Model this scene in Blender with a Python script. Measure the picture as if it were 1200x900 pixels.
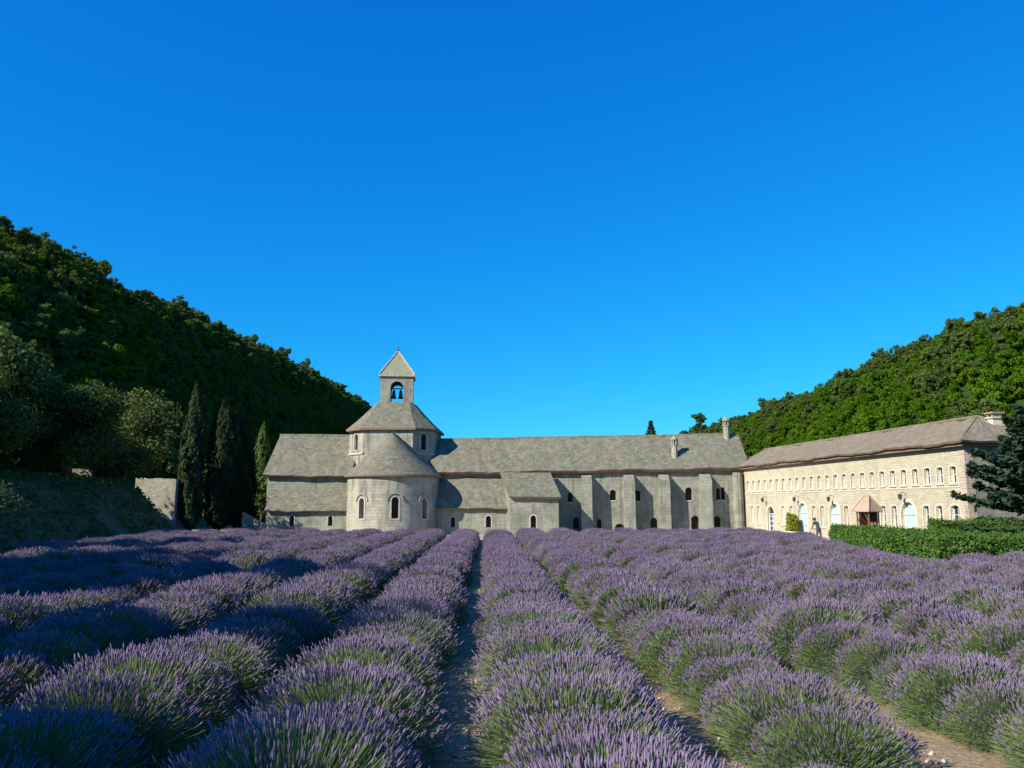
import bpy, bmesh, math, random
import numpy as np
from mathutils import Vector, Matrix

# ------------------------------------------------------------------ scene, camera, light
for o in list(bpy.data.objects): bpy.data.objects.remove(o)
sc = bpy.context.scene
COL = sc.collection
R = math.radians

cam_d = bpy.data.cameras.new('camera'); cam = bpy.data.objects.new('camera', cam_d); COL.objects.link(cam)
cam.location = (0, 0, 2.5)
cam.rotation_euler = (R(90 + 8.138), 0, R(-1.758))
cam_d.sensor_width = 36; cam_d.lens = 30.0
cam_d.clip_start = 0.1; cam_d.clip_end = 6000
sc.camera = cam

SUN_AZ, SUN_EL = 58.0, 33.0          # light travels towards +X+Y, SUN_AZ degrees off +Y
w = bpy.data.worlds.new('World'); sc.world = w; w.use_nodes = True
nt = w.node_tree; nt.nodes.clear()
sky = nt.nodes.new('ShaderNodeTexSky'); sky.sky_type = 'NISHITA'; sky.sun_disc = False
sky.sun_elevation = R(SUN_EL); sky.sun_rotation = R(SUN_AZ + 180)
sky.altitude = 300; sky.air_density = 1.0; sky.dust_density = 0.1; sky.ozone_density = 4.0
sep = nt.nodes.new('ShaderNodeSeparateColor'); com = nt.nodes.new('ShaderNodeCombineColor'); nt.links.new(sky.outputs[0], sep.inputs[0])
for i_, (g_, k_) in enumerate(((2.0, 0.0150), (0.94, 0.425), (0.487, 1.455))):      # deep saturated film response of the blue sky
    a_ = nt.nodes.new('ShaderNodeMath'); a_.operation = 'POWER'; a_.inputs[1].default_value = g_; m_ = nt.nodes.new('ShaderNodeMath'); m_.operation = 'MULTIPLY'; m_.inputs[1].default_value = k_
    nt.links.new(sep.outputs[i_], a_.inputs[0]); nt.links.new(a_.outputs[0], m_.inputs[0]); nt.links.new(m_.outputs[0], com.inputs[i_])
bg = nt.nodes.new('ShaderNodeBackground'); bg.inputs['Strength'].default_value = 0.15
ow = nt.nodes.new('ShaderNodeOutputWorld'); nt.links.new(com.outputs[0], bg.inputs[0]); nt.links.new(bg.outputs[0], ow.inputs[0])

sun_d = bpy.data.lights.new('sun', 'SUN'); sun = bpy.data.objects.new('sun', sun_d); COL.objects.link(sun)
sun_d.energy = 4.0; sun_d.angle = R(0.5); sun_d.color = (1.0, 0.93, 0.80)
Ld = Vector((math.sin(R(SUN_AZ)) * math.cos(R(SUN_EL)), math.cos(R(SUN_AZ)) * math.cos(R(SUN_EL)), -math.sin(R(SUN_EL))))
sun.rotation_euler = Ld.to_track_quat('-Z', 'Y').to_euler()
sun.location = (-60, -50, 70)

sc.view_settings.view_transform = 'Standard'; sc.view_settings.look = 'None'
sc.view_settings.gamma = 1; sc.view_settings.exposure = 0.95; sc.view_settings.use_curve_mapping = False
sc.render.engine = 'CYCLES'
sc.cycles.max_bounces = 6; sc.cycles.diffuse_bounces = 3; sc.cycles.transmission_bounces = 3; sc.cycles.transparent_max_bounces = 4

rng = np.random.default_rng(7); random.seed(7)

# ------------------------------------------------------------------ materials
def new_mat(name):
    m = bpy.data.materials.new(name); m.use_nodes = True
    t = m.node_tree; t.nodes.clear()
    out = t.nodes.new('ShaderNodeOutputMaterial'); b = t.nodes.new('ShaderNodeBsdfPrincipled')
    b.inputs['Roughness'].default_value = 0.9; b.inputs['Specular IOR Level'].default_value = 0.15
    t.links.new(b.outputs[0], out.inputs[0])
    return m, t, b, out
def nd(t, typ, **kw):
    n = t.nodes.new(typ)
    for k, v in kw.items():
        if k in n.inputs: n.inputs[k].default_value = v
        else: setattr(n, k, v)
    return n
def ramp(t, src, stops):
    r = t.nodes.new('ShaderNodeValToRGB'); e = r.color_ramp.elements
    while len(e) < len(stops): e.new(0.5)
    for i, (p, c) in enumerate(stops):
        e[i].position = p; e[i].color = (c[0], c[1], c[2], 1) if hasattr(c, '__len__') else (c, c, c, 1)
    t.links.new(src, r.inputs[0]); return r.outputs[0]
def noise(t, vec, scale, detail=4, rough=0.6, dist=0.0):
    n = nd(t, 'ShaderNodeTexNoise'); n.inputs['Scale'].default_value = scale; n.inputs['Detail'].default_value = detail
    n.inputs['Roughness'].default_value = rough; n.inputs['Distortion'].default_value = dist
    t.links.new(vec, n.inputs['Vector']); return n.outputs['Fac']
def mix(t, a, b, fac, mode='MIX'):
    n = t.nodes.new('ShaderNodeMix'); n.data_type = 'RGBA'; n.blend_type = mode
    if isinstance(fac, (int, float)): n.inputs[0].default_value = fac
    else: t.links.new(fac, n.inputs[0])
    for s, v in ((6, a), (7, b)):
        if isinstance(v, tuple): n.inputs[s].default_value = (*v[:3], 1)
        else: t.links.new(v, n.inputs[s])
    return n.outputs[2]
def bump(t, b, h, strength, dist):
    n = t.nodes.new('ShaderNodeBump'); n.inputs['Strength'].default_value = strength; n.inputs['Distance'].default_value = dist
    t.links.new(h, n.inputs['Height']); t.links.new(n.outputs[0], b.inputs['Normal'])
def objco(t): return t.nodes.new('ShaderNodeTexCoord').outputs['Object']

def wall_vec(t, co):
    s = t.nodes.new('ShaderNodeSeparateXYZ'); t.links.new(co, s.inputs[0])
    a = t.nodes.new('ShaderNodeMath'); t.links.new(s.outputs[0], a.inputs[0]); t.links.new(s.outputs[1], a.inputs[1])
    c = t.nodes.new('ShaderNodeCombineXYZ'); t.links.new(a.outputs[0], c.inputs[0]); t.links.new(s.outputs[2], c.inputs[1])
    return c.outputs[0]

def stone_mat(name, base, dark, pale, mortar, bw, bh, stain=0.6, joint=0.012, streak=0.6):
    m, t, b, _ = new_mat(name); co = objco(t); v = wall_vec(t, co)
    wob = nd(t, 'ShaderNodeTexNoise'); wob.inputs['Scale'].default_value = 1.7; t.links.new(co, wob.inputs['Vector'])
    va = t.nodes.new('ShaderNodeVectorMath'); va.operation = 'MULTIPLY_ADD'
    t.links.new(wob.outputs['Color'], va.inputs[0]); va.inputs[1].default_value = (0.10, 0.06, 0); t.links.new(v, va.inputs[2])
    br = t.nodes.new('ShaderNodeTexBrick'); t.links.new(va.outputs[0], br.inputs['Vector'])
    br.inputs['Scale'].default_value = 1; br.inputs['Brick Width'].default_value = bw; br.inputs['Row Height'].default_value = bh
    br.inputs['Mortar Size'].default_value = joint; br.inputs['Mortar Smooth'].default_value = 0.4; br.inputs['Bias'].default_value = 0.0
    br.inputs['Color1'].default_value = (*dark, 1); br.inputs['Color2'].default_value = (*pale, 1); br.inputs['Mortar'].default_value = (*mortar, 1)
    big = noise(t, co, 0.55, 5, 0.65, 0.6)
    c = mix(t, br.outputs['Color'], base, 0.22)
    c = mix(t, c, ramp(t, big, [(0.34, tuple(x * 0.62 for x in base)), (0.5, base), (0.68, tuple(min(1, x * 1.3) for x in base))]), stain)
    mp = t.nodes.new('ShaderNodeMapping'); mp.inputs['Scale'].default_value = (1.6, 1.6, 0.22); t.links.new(co, mp.inputs[0])
    st = noise(t, mp.outputs[0], 1.3, 4, 0.6)
    c = mix(t, c, mix(t, c, (0.12, 0.12, 0.105), streak), ramp(t, st, [(0.50, 0), (0.66, 1)]))
    fine = noise(t, co, 9, 3, 0.7)
    c = mix(t, c, mix(t, c, (0.0, 0.0, 0.0), 0.35), ramp(t, fine, [(0.3, 1), (0.5, 0)]))
    t.links.new(c, b.inputs['Base Color'])
    h = t.nodes.new('ShaderNodeMath'); h.operation = 'MULTIPLY_ADD'; t.links.new(br.outputs['Fac'], h.inputs[0]); h.inputs[1].default_value = -1.0
    t.links.new(fine, h.inputs[2]); bump(t, b, h.outputs[0], 0.6, 0.03)
    return m

M = {}
M['stone'] = stone_mat('abbey_stone', (0.265, 0.262, 0.205), (0.155, 0.152, 0.12), (0.38, 0.375, 0.30), (0.19, 0.185, 0.15), 0.62, 0.30, 0.7)
M['apse_stone'] = stone_mat('apse_stone', (0.36, 0.335, 0.265), (0.26, 0.24, 0.19), (0.45, 0.425, 0.345), (0.28, 0.26, 0.21), 0.55, 0.27, 0.55)
M['tower_stone'] = stone_mat('tower_stone', (0.33, 0.325, 0.24), (0.27, 0.265, 0.195), (0.39, 0.38, 0.29), (0.25, 0.24, 0.185), 0.5, 0.28, 0.4)
M['wing_stone'] = stone_mat('wing_stone', (0.505, 0.452, 0.322), (0.41, 0.36, 0.25), (0.57, 0.515, 0.38), (0.49, 0.44, 0.325), 0.55, 0.15, 0.4, 0.02, 0.12)
M['wall_stone'] = stone_mat('garden_wall_stone', (0.40, 0.36, 0.28), (0.26, 0.23, 0.18), (0.50, 0.46, 0.38), (0.24, 0.22, 0.18), 0.4, 0.2, 0.3, 0.03)
M['quoin'] = stone_mat('quoin_stone', (0.52, 0.42, 0.32), (0.46, 0.37, 0.28), (0.56, 0.46, 0.36), (0.44, 0.37, 0.29), 0.5, 0.3, 0.2)

def roof_mat(name, base, dark, pale, moss, course, axis=2):
    m, t, b, _ = new_mat(name); co = objco(t)
    s = t.nodes.new('ShaderNodeSeparateXYZ'); t.links.new(co, s.inputs[0])
    n1 = noise(t, co, 5.0, 8, 0.9); n2 = noise(t, co, 0.7, 5, 0.65, 0.5); n3 = noise(t, co, 16, 2, 0.6)
    vo = t.nodes.new('ShaderNodeTexVoronoi'); vo.inputs['Scale'].default_value = 3.4; t.links.new(co, vo.inputs['Vector'])
    c = ramp(t, n1, [(0.28, dark), (0.5, base), (0.72, pale)])
    c = mix(t, c, ramp(t, vo.outputs['Color'], [(0.0, dark), (1.0, pale)]), 0.55)
    c = mix(t, c, moss, ramp(t, n2, [(0.48, 0), (0.66, 0.5)]))
    c = mix(t, c, tuple(min(1, x * 1.9) for x in pale), ramp(t, n3, [(0.66, 0), (0.74, 0.8)]))
    t.links.new(c, b.inputs['Base Color'])
    wz = t.nodes.new('ShaderNodeMath'); wz.operation = 'MULTIPLY'; t.links.new(s.outputs[axis], wz.inputs[0]); wz.inputs[1].default_value = 1 / course
    fr = t.nodes.new('ShaderNodeMath'); fr.operation = 'FRACT'; t.links.new(wz.outputs[0], fr.inputs[0])
    ad = t.nodes.new('ShaderNodeMath'); ad.operation = 'MULTIPLY_ADD'; t.links.new(n1, ad.inputs[0]); ad.inputs[1].default_value = 2.0; t.links.new(fr.outputs[0], ad.inputs[2])
    bump(t, b, ad.outputs[0], 0.6, 0.03)
    return m
M['roof'] = roof_mat('stone_slab_roof', (0.166, 0.156, 0.112), (0.070, 0.066, 0.047), (0.275, 0.258, 0.19), (0.14, 0.145, 0.085), 0.16)
M['tower_roof'] = roof_mat('tower_slab_roof', (0.28, 0.265, 0.165), (0.20, 0.19, 0.12), (0.35, 0.33, 0.21), (0.24, 0.255, 0.13), 0.16)
M['tile_roof'] = roof_mat('wing_tile_roof', (0.215, 0.175, 0.122), (0.13, 0.105, 0.073), (0.29, 0.245, 0.178), (0.18, 0.155, 0.10), 0.2)
M['kiosk_roof'] = roof_mat('kiosk_tile_roof', (0.42, 0.29, 0.21), (0.33, 0.22, 0.155), (0.50, 0.37, 0.28), (0.38, 0.29, 0.22), 0.12)

def plain(name, col, rough=0.8, var=0.2, scale=4, spec=0.2, metal=0.0):
    m, t, b, _ = new_mat(name); co = objco(t); n = noise(t, co, scale, 4)
    t.links.new(ramp(t, n, [(0.3, tuple(x * (1 - var) for x in col)), (0.7, tuple(min(1, x * (1 + var)) for x in col))]), b.inputs['Base Color'])
    b.inputs['Roughness'].default_value = rough; b.inputs['Specular IOR Level'].default_value = spec; b.inputs['Metallic'].default_value = metal
    return m
M['eave'] = plain('eave_tiles', (0.20, 0.135, 0.095), 0.9, 0.35, 8)
M['glass'] = plain('dark_glass', (0.018, 0.022, 0.026), 0.12, 0.2, 2, 0.5)
M['hollow'] = plain('window_dark', (0.035, 0.033, 0.03), 0.8, 0.3, 3)
M['trim'] = plain('pale_trim', (0.40, 0.375, 0.305), 0.9, 0.25, 5)
M['wtrim'] = plain('wing_trim', (0.56, 0.51, 0.40), 0.9, 0.08, 6)
M['frame'] = plain('window_frame', (0.52, 0.58, 0.58), 0.6, 0.05, 6)
M['door'] = plain('painted_door', (0.42, 0.56, 0.60), 0.55, 0.05, 3)
M['iron'] = plain('iron', (0.05, 0.05, 0.055), 0.55, 0.3, 6, 0.3)
M['bronze'] = plain('bronze', (0.10, 0.07, 0.05), 0.5, 0.3, 6, 0.4, 0.4)
M['wood'] = plain('kiosk_wood', (0.20, 0.10, 0.06), 0.75, 0.3, 5)
M['white'] = plain('white_cloth', (0.75, 0.78, 0.78), 0.8, 0.04, 5)
M['bark'] = plain('bark', (0.10, 0.082, 0.062), 0.95, 0.45, 6)
M['pot'] = plain('pot', (0.60, 0.58, 0.52), 0.8, 0.1, 6)
M['jacket'] = plain('dark_jacket', (0.03, 0.06, 0.065), 0.9, 0.2, 8)
M['trousers'] = plain('trousers', (0.05, 0.06, 0.09), 0.9, 0.2, 8)
M['skin'] = plain('skin', (0.42, 0.26, 0.19), 0.6, 0.06, 8)
M['hair'] = plain('hair', (0.05, 0.035, 0.025), 0.7, 0.3, 8)
M['rock'] = plain('limestone', (0.22, 0.225, 0.22), 0.95, 0.35, 1.2)
M['pebble'] = plain('pebble', (0.48, 0.39, 0.28), 0.95, 0.3, 30)

def leaf_mat(name, dark, mid, light, trans=0.25, nscale=0.6, hue_var=0.5):
    m, t, b, out = new_mat(name); co = objco(t); n = noise(t, co, nscale, 3, 0.6)
    oi = t.nodes.new('ShaderNodeObjectInfo')
    c = ramp(t, n, [(0.3, dark), (0.5, mid), (0.72, light)])
    c = mix(t, c, ramp(t, oi.outputs['Random'], [(0.0, dark), (0.5, mid), (1.0, light)]), hue_var)
    t.links.new(c, b.inputs['Base Color']); b.inputs['Roughness'].default_value = 0.7; b.inputs['Specular IOR Level'].default_value = 0.05
    tr = t.nodes.new('ShaderNodeBsdfTranslucent'); t.links.new(mix(t, c, (0.16, 0.20, 0.02), 0.35), tr.inputs[0])
    ms = t.nodes.new('ShaderNodeMixShader'); ms.inputs[0].default_value = trans
    t.links.new(b.outputs[0], ms.inputs[1]); t.links.new(tr.outputs[0], ms.inputs[2]); t.links.new(ms.outputs[0], out.inputs[0])
    return m
M['oak'] = leaf_mat('oak_leaves', (0.045, 0.072, 0.017), (0.082, 0.115, 0.030), (0.125, 0.155, 0.048), 0.22)
M['hill_leaf'] = leaf_mat('hill_leaves', (0.035, 0.095, 0.003), (0.068, 0.148, 0.006), (0.12, 0.195, 0.010), 0.28, 0.25, 0.6)
M['pine_leaf'] = leaf_mat('pine_needles', (0.050, 0.085, 0.018), (0.085, 0.125, 0.028), (0.13, 0.165, 0.045), 0.2, 0.4, 0.5)
M['cypress'] = leaf_mat('cypress_leaves', (0.028, 0.045, 0.018), (0.045, 0.065, 0.026), (0.075, 0.092, 0.040), 0.1, 1.2)
M['dark_cypress'] = leaf_mat('dark_cypress_leaves', (0.014, 0.024, 0.010), (0.022, 0.034, 0.014), (0.036, 0.05, 0.022), 0.1, 1.2)
M['cedar'] = leaf_mat('cedar_needles', (0.020, 0.042, 0.026), (0.032, 0.062, 0.036), (0.050, 0.082, 0.046), 0.1, 1.0)
M['hedge'] = leaf_mat('hedge_leaves', (0.045, 0.10, 0.018), (0.08, 0.16, 0.028), (0.13, 0.21, 0.05), 0.2, 1.5, 0.1)
M['shrub'] = leaf_mat('shrub_leaves', (0.15, 0.20, 0.02), (0.24, 0.30, 0.03), (0.33, 0.36, 0.06), 0.3, 2)
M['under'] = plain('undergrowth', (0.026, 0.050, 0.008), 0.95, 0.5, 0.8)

def simple_leaf(name, c1, c2, c3, trans, nscale, rnd=0.35):
    return leaf_mat(name, c1, c2, c3, trans, nscale, rnd)
M['spike'] = simple_leaf('lavender_flowers', (0.15, 0.10, 0.180), (0.235, 0.170, 0.265), (0.35, 0.28, 0.365), 0.18, 7, 0.25)
M['stem'] = simple_leaf('lavender_stems', (0.105, 0.16, 0.05), (0.165, 0.235, 0.08), (0.24, 0.30, 0.13), 0.25, 5, 0.25)
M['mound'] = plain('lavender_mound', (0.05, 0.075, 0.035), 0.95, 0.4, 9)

def soil_mat():
    m, t, b, _ = new_mat('field_soil'); co = objco(t)
    n1 = noise(t, co, 0.8, 6, 0.7); n2 = noise(t, co, 14, 4, 0.7); n3 = noise(t, co, 60, 2, 0.6)
    c = ramp(t, n1, [(0.3, (0.22, 0.150, 0.080)), (0.55, (0.34, 0.245, 0.145)), (0.75, (0.42, 0.315, 0.20))])
    c = mix(t, c, ramp(t, n2, [(0.3, (0.13, 0.085, 0.048)), (0.55, (0.34, 0.25, 0.15)), (0.75, (0.50, 0.39, 0.26))]), 0.55)
    c = mix(t, c, (0.60, 0.53, 0.43), ramp(t, n3, [(0.62, 0), (0.7, 0.7)]))
    t.links.new(c, b.inputs['Base Color']); bump(t, b, n2, 0.8, 0.06); return m
M['soil'] = soil_mat()
def ground_mat():
    m, t, b, _ = new_mat('ground_dry_grass'); co = objco(t)
    n1 = noise(t, co, 0.12, 6, 0.7); n2 = noise(t, co, 3, 5, 0.7)
    c = ramp(t, n1, [(0.35, (0.10, 0.11, 0.045)), (0.55, (0.22, 0.19, 0.10)), (0.7, (0.33, 0.27, 0.18))])
    c = mix(t, c, ramp(t, n2, [(0.3, (0.08, 0.09, 0.04)), (0.7, (0.34, 0.29, 0.19))]), 0.4)
    t.links.new(c, b.inputs['Base Color']); bump(t, b, n2, 0.6, 0.08); return m
M['ground'] = ground_mat()
def bank_mat():
    m, t, b, _ = new_mat('bank_earth'); co = objco(t)
    n1 = noise(t, co, 0.35, 6, 0.7); n2 = noise(t, co, 4, 5, 0.7)
    c = ramp(t, n1, [(0.35, (0.05, 0.065, 0.025)), (0.55, (0.10, 0.105, 0.045)), (0.72, (0.24, 0.19, 0.11))])
    c = mix(t, c, ramp(t, n2, [(0.3, (0.035, 0.045, 0.018)), (0.7, (0.14, 0.13, 0.06))]), 0.5)
    t.links.new(c, b.inputs['Base Color']); bump(t, b, n2, 0.9, 0.12); return m
M['bank'] = bank_mat()
M['gravel'] = plain('path_gravel', (0.46, 0.40, 0.31), 0.95, 0.2, 12)

# ------------------------------------------------------------------ helpers
def link(o, parent=None):
    COL.objects.link(o)
    if parent: o.parent = parent
    return o
def tag(o, label=None, cat=None, group=None, kind=None):
    if label: o['label'] = label
    if cat: o['category'] = cat
    if group: o['group'] = group
    if kind: o['kind'] = kind
    return o
def empty(name, loc=(0, 0, 0), rz=0, label=None, cat=None, group=None):
    o = bpy.data.objects.new(name, None); o.location = loc; o.rotation_euler = (0, 0, rz); o.empty_display_size = 0.3
    link(o); return tag(o, label, cat, group)

class MB:
    def __init__(s): s.v = []; s.f = []; s.m = []
    def face(s, pts, m=0):
        i = len(s.v); s.v += [tuple(p) for p in pts]; s.f.append(tuple(range(i, i + len(pts)))); s.m.append(m)
    def box(s, x0, x1, y0, y1, z0, z1, m=0):
        i = len(s.v); s.v += [(x, y, z) for z in (z0, z1) for x, y in ((x0, y0), (x1, y0), (x1, y1), (x0, y1))]
        for q in ((0, 3, 2, 1), (4, 5, 6, 7), (0, 1, 5, 4), (1, 2, 6, 5), (2, 3, 7, 6), (3, 0, 4, 7)):
            s.f.append(tuple(i + k for k in q)); s.m.append(m)
    def prism(s, bottom, top, m=0):
        n = len(bottom); i = len(s.v); s.v += [tuple(p) for p in bottom] + [tuple(p) for p in top]
        s.f.append(tuple(i + k for k in range(n))[::-1]); s.m.append(m)
        s.f.append(tuple(i + n + k for k in range(n))); s.m.append(m)
        for k in range(n):
            a, b = k, (k + 1) % n; s.f.append((i + a, i + b, i + n + b, i + n + a)); s.m.append(m)
    def tube(s, pts, rads, n=7, m=0, cap=True):
        rings = []
        for k, p in enumerate(pts):
            p = Vector(p); d = (Vector(pts[min(k + 1, len(pts) - 1)]) - Vector(pts[max(k - 1, 0)])).normalized()
            a = d.orthogonal().normalized() if abs(d.z) < 0.9 else Vector((1, 0, 0)); a = (a - d * a.dot(d)).normalized(); b = d.cross(a)
            i = len(s.v)
            for q in range(n):
                t = 2 * math.pi * q / n; s.v.append(tuple(p + (a * math.cos(t) + b * math.sin(t)) * rads[k]))
            rings.append(i)
        for r0, r1 in zip(rings, rings[1:]):
            for q in range(n):
                s.f.append((r0 + q, r0 + (q + 1) % n, r1 + (q + 1) % n, r1 + q)); s.m.append(m)
        if cap:
            s.f.append(tuple(rings[0] + q for q in range(n))[::-1]); s.m.append(m)
            s.f.append(tuple(rings[-1] + q for q in range(n))); s.m.append(m)
    def lathe(s, prof, n=12, c=(0, 0), m=0):
        i0 = len(s.v)
        for r, z in prof:
            for q in range(n): t = 2 * math.pi * q / n; s.v.append((c[0] + r * math.cos(t), c[1] + r * math.sin(t), z))
        for k in range(len(prof) - 1):
            for q in range(n):
                s.f.append((i0 + k * n + q, i0 + k * n + (q + 1) % n, i0 + (k + 1) * n + (q + 1) % n, i0 + (k + 1) * n + q)); s.m.append(m)
    def mesh(s, name, mats):
        me = bpy.data.meshes.new(name); me.from_pydata(s.v, [], s.f)
        for x in (mats if isinstance(mats, (list, tuple)) else [mats]): me.materials.append(M[x])
        if any(s.m): me.polygons.foreach_set('material_index', s.m)
        me.update(); return me
    def build(s, name, mats, parent=None, smooth=False):
        me = s.mesh(name, mats)
        if smooth: me.polygons.foreach_set('use_smooth', [True] * len(me.polygons))
        return link(bpy.data.objects.new(name, me), parent)

def np_mesh(name, V, F, mats, mi=None):
    me = bpy.data.meshes.new(name); n, k = F.shape
    me.vertices.add(len(V)); me.vertices.foreach_set('co', np.ascontiguousarray(V, dtype=np.float32).ravel())
    me.loops.add(n * k); me.loops.foreach_set('vertex_index', np.ascontiguousarray(F, dtype=np.int32).ravel())
    me.polygons.add(n); me.polygons.foreach_set('loop_start', np.arange(0, n * k, k, dtype=np.int32))
    for x in mats: me.materials.append(M[x])
    if mi is not None: me.polygons.foreach_set('material_index', np.asarray(mi, dtype=np.int32))
    me.update(calc_edges=True); return me
def unit(a): return a / np.maximum(np.linalg.norm(a, axis=1, keepdims=True), 1e-9)
def leaf_quads(P, N, size, rg, aspect=1.6, jitter=0.6, along=None):
    """small leaf shaped quads centred on P facing roughly N"""
    n = len(P); N = unit(N + rg.normal(0, jitter, (n, 3)))
    T = rg.normal(0, 1, (n, 3)) if along is None else along + rg.normal(0, 0.25, (n, 3))
    T = unit(T - N * (T * N).sum(1, keepdims=True)); B = np.cross(N, T)
    s = (size * rg.uniform(0.6, 1.4, n))[:, None]
    V = np.stack([P - T * s * aspect * 0.5, P + B * s * 0.5, P + T * s * aspect * 0.5, P - B * s * 0.5], 1).reshape(-1, 3)
    F = np.arange(4 * n).reshape(-1, 4); return V, F
def blob_points(blobs, n, rg, lo=0.55, hi=1.06):
    c = np.array([b[:3] for b in blobs], float); r = np.array([b[3] for b in blobs], float); sq = np.array([b[4] if len(b) > 4 else 1.0 for b in blobs])
    k = rg.choice(len(blobs), n, p=r ** 2 / (r ** 2).sum()); d = unit(rg.normal(0, 1, (n, 3)))
    rad = r[k] * rg.uniform(lo ** 2, hi ** 2, n) ** 0.5
    # lumpy radius
    rad *= 1 + 0.16 * np.sin(d[:, 0] * 5 + k * 1.7) * np.sin(d[:, 1] * 6 + k) + 0.08 * np.sin(d[:, 2] * 11 + k * 2.3)
    off = d * rad[:, None]; off[:, 2] *= sq[k]
    return c[k] + off, d

def fbm(x, y, seed=0):
    v = 0; a = 1.0; f = 1.0
    for i in range(4):
        v = v + a * np.sin(x * f * 1.0 + seed * 1.3 + i * 2.1 + 1.7 * np.sin(y * f * 0.8 + i)) * np.cos(y * f * 1.1 + seed * 0.7 + i * 1.3)
        a *= 0.5; f *= 2.03
    return v

# ------------------------------------------------------------------ terrain
g = MB(); g.face([(-3000, -1500, 0), (3000, -1500, 0), (3000, 4500, 0), (-3000, 4500, 0)])
tag(g.build('ground', 'ground'), kind='structure')

def sstep(a, b, x): t = np.clip((x - a) / (b - a), 0, 1); return t * t * (3 - 2 * t)
def toe(Y): return np.interp(Y, [-40, 20, 40, 66, 72, 79, 90, 120], [-14.5, -15.5, -21.5, -24.0, -24.8, -29.6, -33.0, -34.0])
def bank_h(X, Y):
    d = toe(Y) - X
    top = np.interp(Y, [-40, 20, 50, 75, 100], [2.6, 3.0, 3.8, 4.4, 5.0])
    return -0.25 + (top + 0.25) * sstep(-0.3, 5.0, d) + 0.12 * np.clip(d - 5.0, 0, 40) + 0.13 * fbm(X * 0.5, Y * 0.5) * sstep(0, 2, d)
def grid_mesh(name, xs, ys, hf, mat):
    X, Y = np.meshgrid(xs, ys); Z = hf(X, Y); V = np.stack([X, Y, Z], -1).reshape(-1, 3)
    nx, ny = len(xs), len(ys); i = np.arange((ny - 1) * nx).reshape(ny - 1, nx)[:, :-1].ravel()
    F = np.stack([i, i + 1, i + nx + 1, i + nx], 1); me = np_mesh(name, V, F, [mat])
    me.polygons.foreach_set('use_smooth', [True] * len(me.polygons)); return me
o = link(bpy.data.objects.new('bank', grid_mesh('bank', np.arange(-62, -12, 0.7), np.arange(-40, 121, 1.0), bank_h, 'bank'))); tag(o, kind='structure')

def crestL(Y): return np.interp(Y, [-200, 40, 75, 130, 178, 229, 335, 480, 600, 660, 760, 900], [8, 12, 24, 43.5, 46, 49.5, 57.5, 64, 65, 50, 12, 2])
def hillL(X, Y):
    t = np.clip((-38 - X) / 42.0, 0, 1.0); prof = 0.12 * t + 0.88 * np.sin(t * math.pi / 2) ** 1.15
    back = np.clip((-80 - X) / 120, 0, 1); lim = sstep(-40, 0, -X - 34) * 0 + 1
    return -0.6 + crestL(Y) * prof * (1 - 0.9 * sstep(0.05, 1, back)) * lim + 1.6 * fbm(X * 0.05, Y * 0.045, 3) * np.clip(t * 3, 0, 1) - 0.5
def crestR(Y): return np.interp(Y, [-200, 30, 120, 180, 300, 480, 700, 900], [6, 20, 38, 39.0, 36.0, 37.5, 37.0, 10])
def hillR(X, Y):
    t = np.clip((X - 44) / 66.0, 0, 1.0); prof = 0.3 * t + 0.7 * np.sin(t * math.pi / 2) ** 1.2
    back = np.clip((X - 110) / 150, 0, 1)
    return -0.6 + crestR(Y) * prof * (1 - 0.9 * sstep(0.05, 1, back)) + 1.3 * fbm(X * 0.05, Y * 0.045, 9) * np.clip(t * 3, 0, 1) - 0.5
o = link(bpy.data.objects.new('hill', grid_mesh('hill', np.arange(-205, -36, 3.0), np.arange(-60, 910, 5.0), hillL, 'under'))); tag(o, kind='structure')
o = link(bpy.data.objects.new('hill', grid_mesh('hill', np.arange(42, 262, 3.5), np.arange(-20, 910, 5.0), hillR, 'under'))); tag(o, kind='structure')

# field soil sheet + gravel court before the buildings
fs = grid_mesh('lavender_field_soil', np.arange(-24, 26, 0.25), np.arange(0, 64.5, 0.5), lambda X, Y: 0.03 + 0.025 * fbm(X * 2.1, Y * 1.7, 4) - 0.05 * sstep(0.0, 1.0, np.abs(((X - 0.87) / 2.27 + 0.5) % 1 - 0.5) * -2 + 1) * 0, 'soil')
o = link(bpy.data.objects.new('field_soil', fs)); tag(o, kind='structure')
g = MB(); g.face([(-30, 64.7, 0.004), (24.5, 64.7, 0.004), (27, 46, 0.004), (34, 30, 0.004), (40, 30, 0.004), (40, 79, 0.004), (-30, 90, 0.004)])
tag(g.build('path', 'gravel'), kind='structure')

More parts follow.
